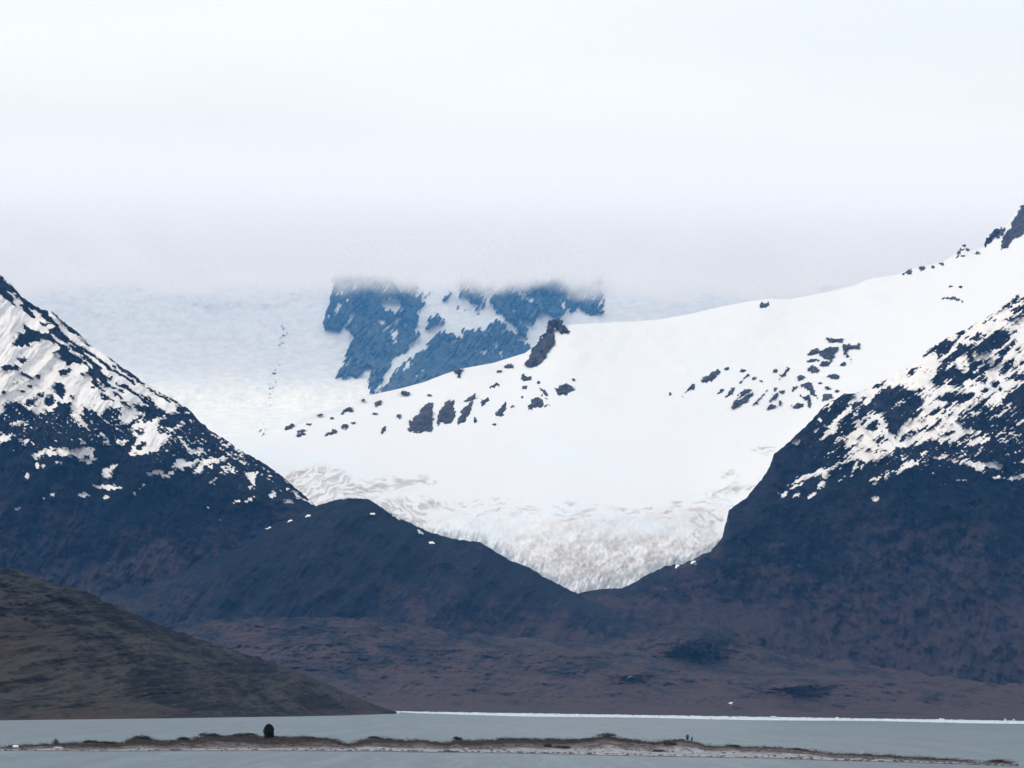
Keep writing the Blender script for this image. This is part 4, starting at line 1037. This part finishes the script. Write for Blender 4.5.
CL = box('cloud', -26000, 26000, 36500, 62000, CB, 8400)
tag(CL, 'low grey cloud base swallowing the tops of the far mountains', 'cloud', kind='stuff')
cm = bpy.data.materials.new('glowing_cloud_layer'); t = nt(cm)
out = t.nodes.new('ShaderNodeOutputMaterial')
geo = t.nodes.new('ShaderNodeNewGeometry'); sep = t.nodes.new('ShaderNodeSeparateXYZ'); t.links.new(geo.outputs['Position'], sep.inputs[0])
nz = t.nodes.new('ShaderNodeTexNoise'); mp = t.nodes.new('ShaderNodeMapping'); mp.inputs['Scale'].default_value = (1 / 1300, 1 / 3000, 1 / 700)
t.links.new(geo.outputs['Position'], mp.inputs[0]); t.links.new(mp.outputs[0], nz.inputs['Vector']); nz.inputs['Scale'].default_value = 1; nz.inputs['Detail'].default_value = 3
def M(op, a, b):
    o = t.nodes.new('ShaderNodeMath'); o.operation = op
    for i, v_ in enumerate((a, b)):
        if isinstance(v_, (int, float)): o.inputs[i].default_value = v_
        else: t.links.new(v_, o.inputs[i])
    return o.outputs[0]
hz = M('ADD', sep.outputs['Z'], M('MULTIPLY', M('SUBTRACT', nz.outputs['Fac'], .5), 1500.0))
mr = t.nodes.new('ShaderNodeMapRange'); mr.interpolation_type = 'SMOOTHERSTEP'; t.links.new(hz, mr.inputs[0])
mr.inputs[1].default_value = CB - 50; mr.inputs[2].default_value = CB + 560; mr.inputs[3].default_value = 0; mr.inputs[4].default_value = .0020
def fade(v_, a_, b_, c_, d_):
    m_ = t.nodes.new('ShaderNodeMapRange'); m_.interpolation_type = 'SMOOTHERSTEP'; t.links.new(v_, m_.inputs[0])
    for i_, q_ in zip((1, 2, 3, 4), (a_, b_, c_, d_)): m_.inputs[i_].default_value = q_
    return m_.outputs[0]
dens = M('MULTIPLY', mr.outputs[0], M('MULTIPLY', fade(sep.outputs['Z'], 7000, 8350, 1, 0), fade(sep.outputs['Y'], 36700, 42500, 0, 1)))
CLOUD_GLOW = (.83, .925, 1.19, 1)
em = t.nodes.new('ShaderNodeEmission'); em.inputs[0].default_value = CLOUD_GLOW; t.links.new(M('MULTIPLY', dens, fade(sep.outputs['Z'], CB - 100, CB + 1300, .88, 1.10)), em.inputs[1])  # cloud brightness is emitted, standing in for scattered daylight, dimmer at the base
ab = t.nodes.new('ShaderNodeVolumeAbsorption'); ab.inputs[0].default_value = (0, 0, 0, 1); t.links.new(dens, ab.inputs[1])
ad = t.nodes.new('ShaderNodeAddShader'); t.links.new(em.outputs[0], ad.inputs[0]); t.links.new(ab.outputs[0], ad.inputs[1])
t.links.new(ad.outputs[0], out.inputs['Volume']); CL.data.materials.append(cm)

SUN_EL, SUN_AZ = 40.0, 242.0      # azimuth clockwise from north (+Y)
sd = bpy.data.lights.new('sun', 'SUN'); sun = bpy.data.objects.new('sun', sd); C.objects.link(sun)
sd.energy = 1.5; sd.angle = R(12); sd.color = (1, .97, .95)
ax = math.sin(R(SUN_AZ)) * math.cos(R(SUN_EL)); ay = math.cos(R(SUN_AZ)) * math.cos(R(SUN_EL)); az = math.sin(R(SUN_EL))
from mathutils import Vector
sun.rotation_euler = Vector((ax, ay, az)).to_track_quat('Z', 'Y').to_euler(); sun.location = (0, 0, 500)

wld = bpy.data.worlds.new('World'); bpy.context.scene.world = wld; wld.use_nodes = True
t = wld.node_tree; t.nodes.clear()
out = t.nodes.new('ShaderNodeOutputWorld')
sky = t.nodes.new('ShaderNodeTexSky'); sky.sky_type = 'NISHITA'; sky.sun_disc = False; sky.sun_elevation = R(SUN_EL); sky.sun_rotation = R(SUN_AZ)
b1 = t.nodes.new('ShaderNodeBackground'); t.links.new(sky.outputs[0], b1.inputs[0]); b1.inputs[1].default_value = .05
tc = t.nodes.new('ShaderNodeTexCoord'); sp = t.nodes.new('ShaderNodeSeparateXYZ'); t.links.new(tc.outputs['Generated'], sp.inputs[0])
mp = t.nodes.new('ShaderNodeMapping'); mp.inputs['Scale'].default_value = (3.2, 3.2, 26); t.links.new(tc.outputs['Generated'], mp.inputs[0])
nz = t.nodes.new('ShaderNodeTexNoise'); nz.inputs['Scale'].default_value = 1.0; nz.inputs['Detail'].default_value = 4; nz.inputs['Roughness'].default_value = .45; t.links.new(mp.outputs[0], nz.inputs['Vector'])
cr_ = t.nodes.new('ShaderNodeValToRGB')
cr_.color_ramp.elements[0].position = 0.10; cr_.color_ramp.elements[0].color = (.90, 1.00, 1.24, 1)
e2 = cr_.color_ramp.elements.new(.165); e2.color = (.99, 1.09, 1.29, 1)
cr_.color_ramp.elements[-1].position = 0.24; cr_.color_ramp.elements[-1].color = (1.01, 1.13, 1.32, 1)
e3 = cr_.color_ramp.elements.new(.42); e3.color = (.90, 1.02, 1.24, 1); cr_.color_ramp.elements[-1].color = (.90, 1.02, 1.24, 1) if cr_.color_ramp.elements[-1].position > .42 else cr_.color_ramp.elements[-1].color
t.links.new(sp.outputs['Z'], cr_.inputs[0])
mr = t.nodes.new('ShaderNodeMapRange'); t.links.new(nz.outputs['Fac'], mr.inputs[0]); mr.inputs[1].default_value = .3; mr.inputs[2].default_value = .7; mr.inputs[3].default_value = .95; mr.inputs[4].default_value = 1.05
b2 = t.nodes.new('ShaderNodeBackground'); t.links.new(cr_.outputs[0], b2.inputs[0]); t.links.new(mr.outputs[0], b2.inputs[1])
mx = t.nodes.new('ShaderNodeMixShader'); mx.inputs[0].default_value = .9; t.links.new(b1.outputs[0], mx.inputs[1]); t.links.new(b2.outputs[0], mx.inputs[2])
t.links.new(mx.outputs[0], out.inputs[0])

sc = bpy.context.scene
sc.view_settings.view_transform = 'Standard'; sc.view_settings.look = 'None'; sc.view_settings.exposure = 0.0; sc.view_settings.gamma = 1
sc.render.engine = 'CYCLES'
cy = sc.cycles
cy.max_bounces = 4; cy.diffuse_bounces = 2; cy.glossy_bounces = 2; cy.volume_bounces = 0; cy.transparent_max_bounces = 8
cy.volume_step_rate = 0.3; cy.volume_preview_step_rate = 0.3; cy.volume_max_steps = 256
cy.use_denoising = True
try: cy.denoiser = 'OPENIMAGEDENOISE'
except Exception: pass
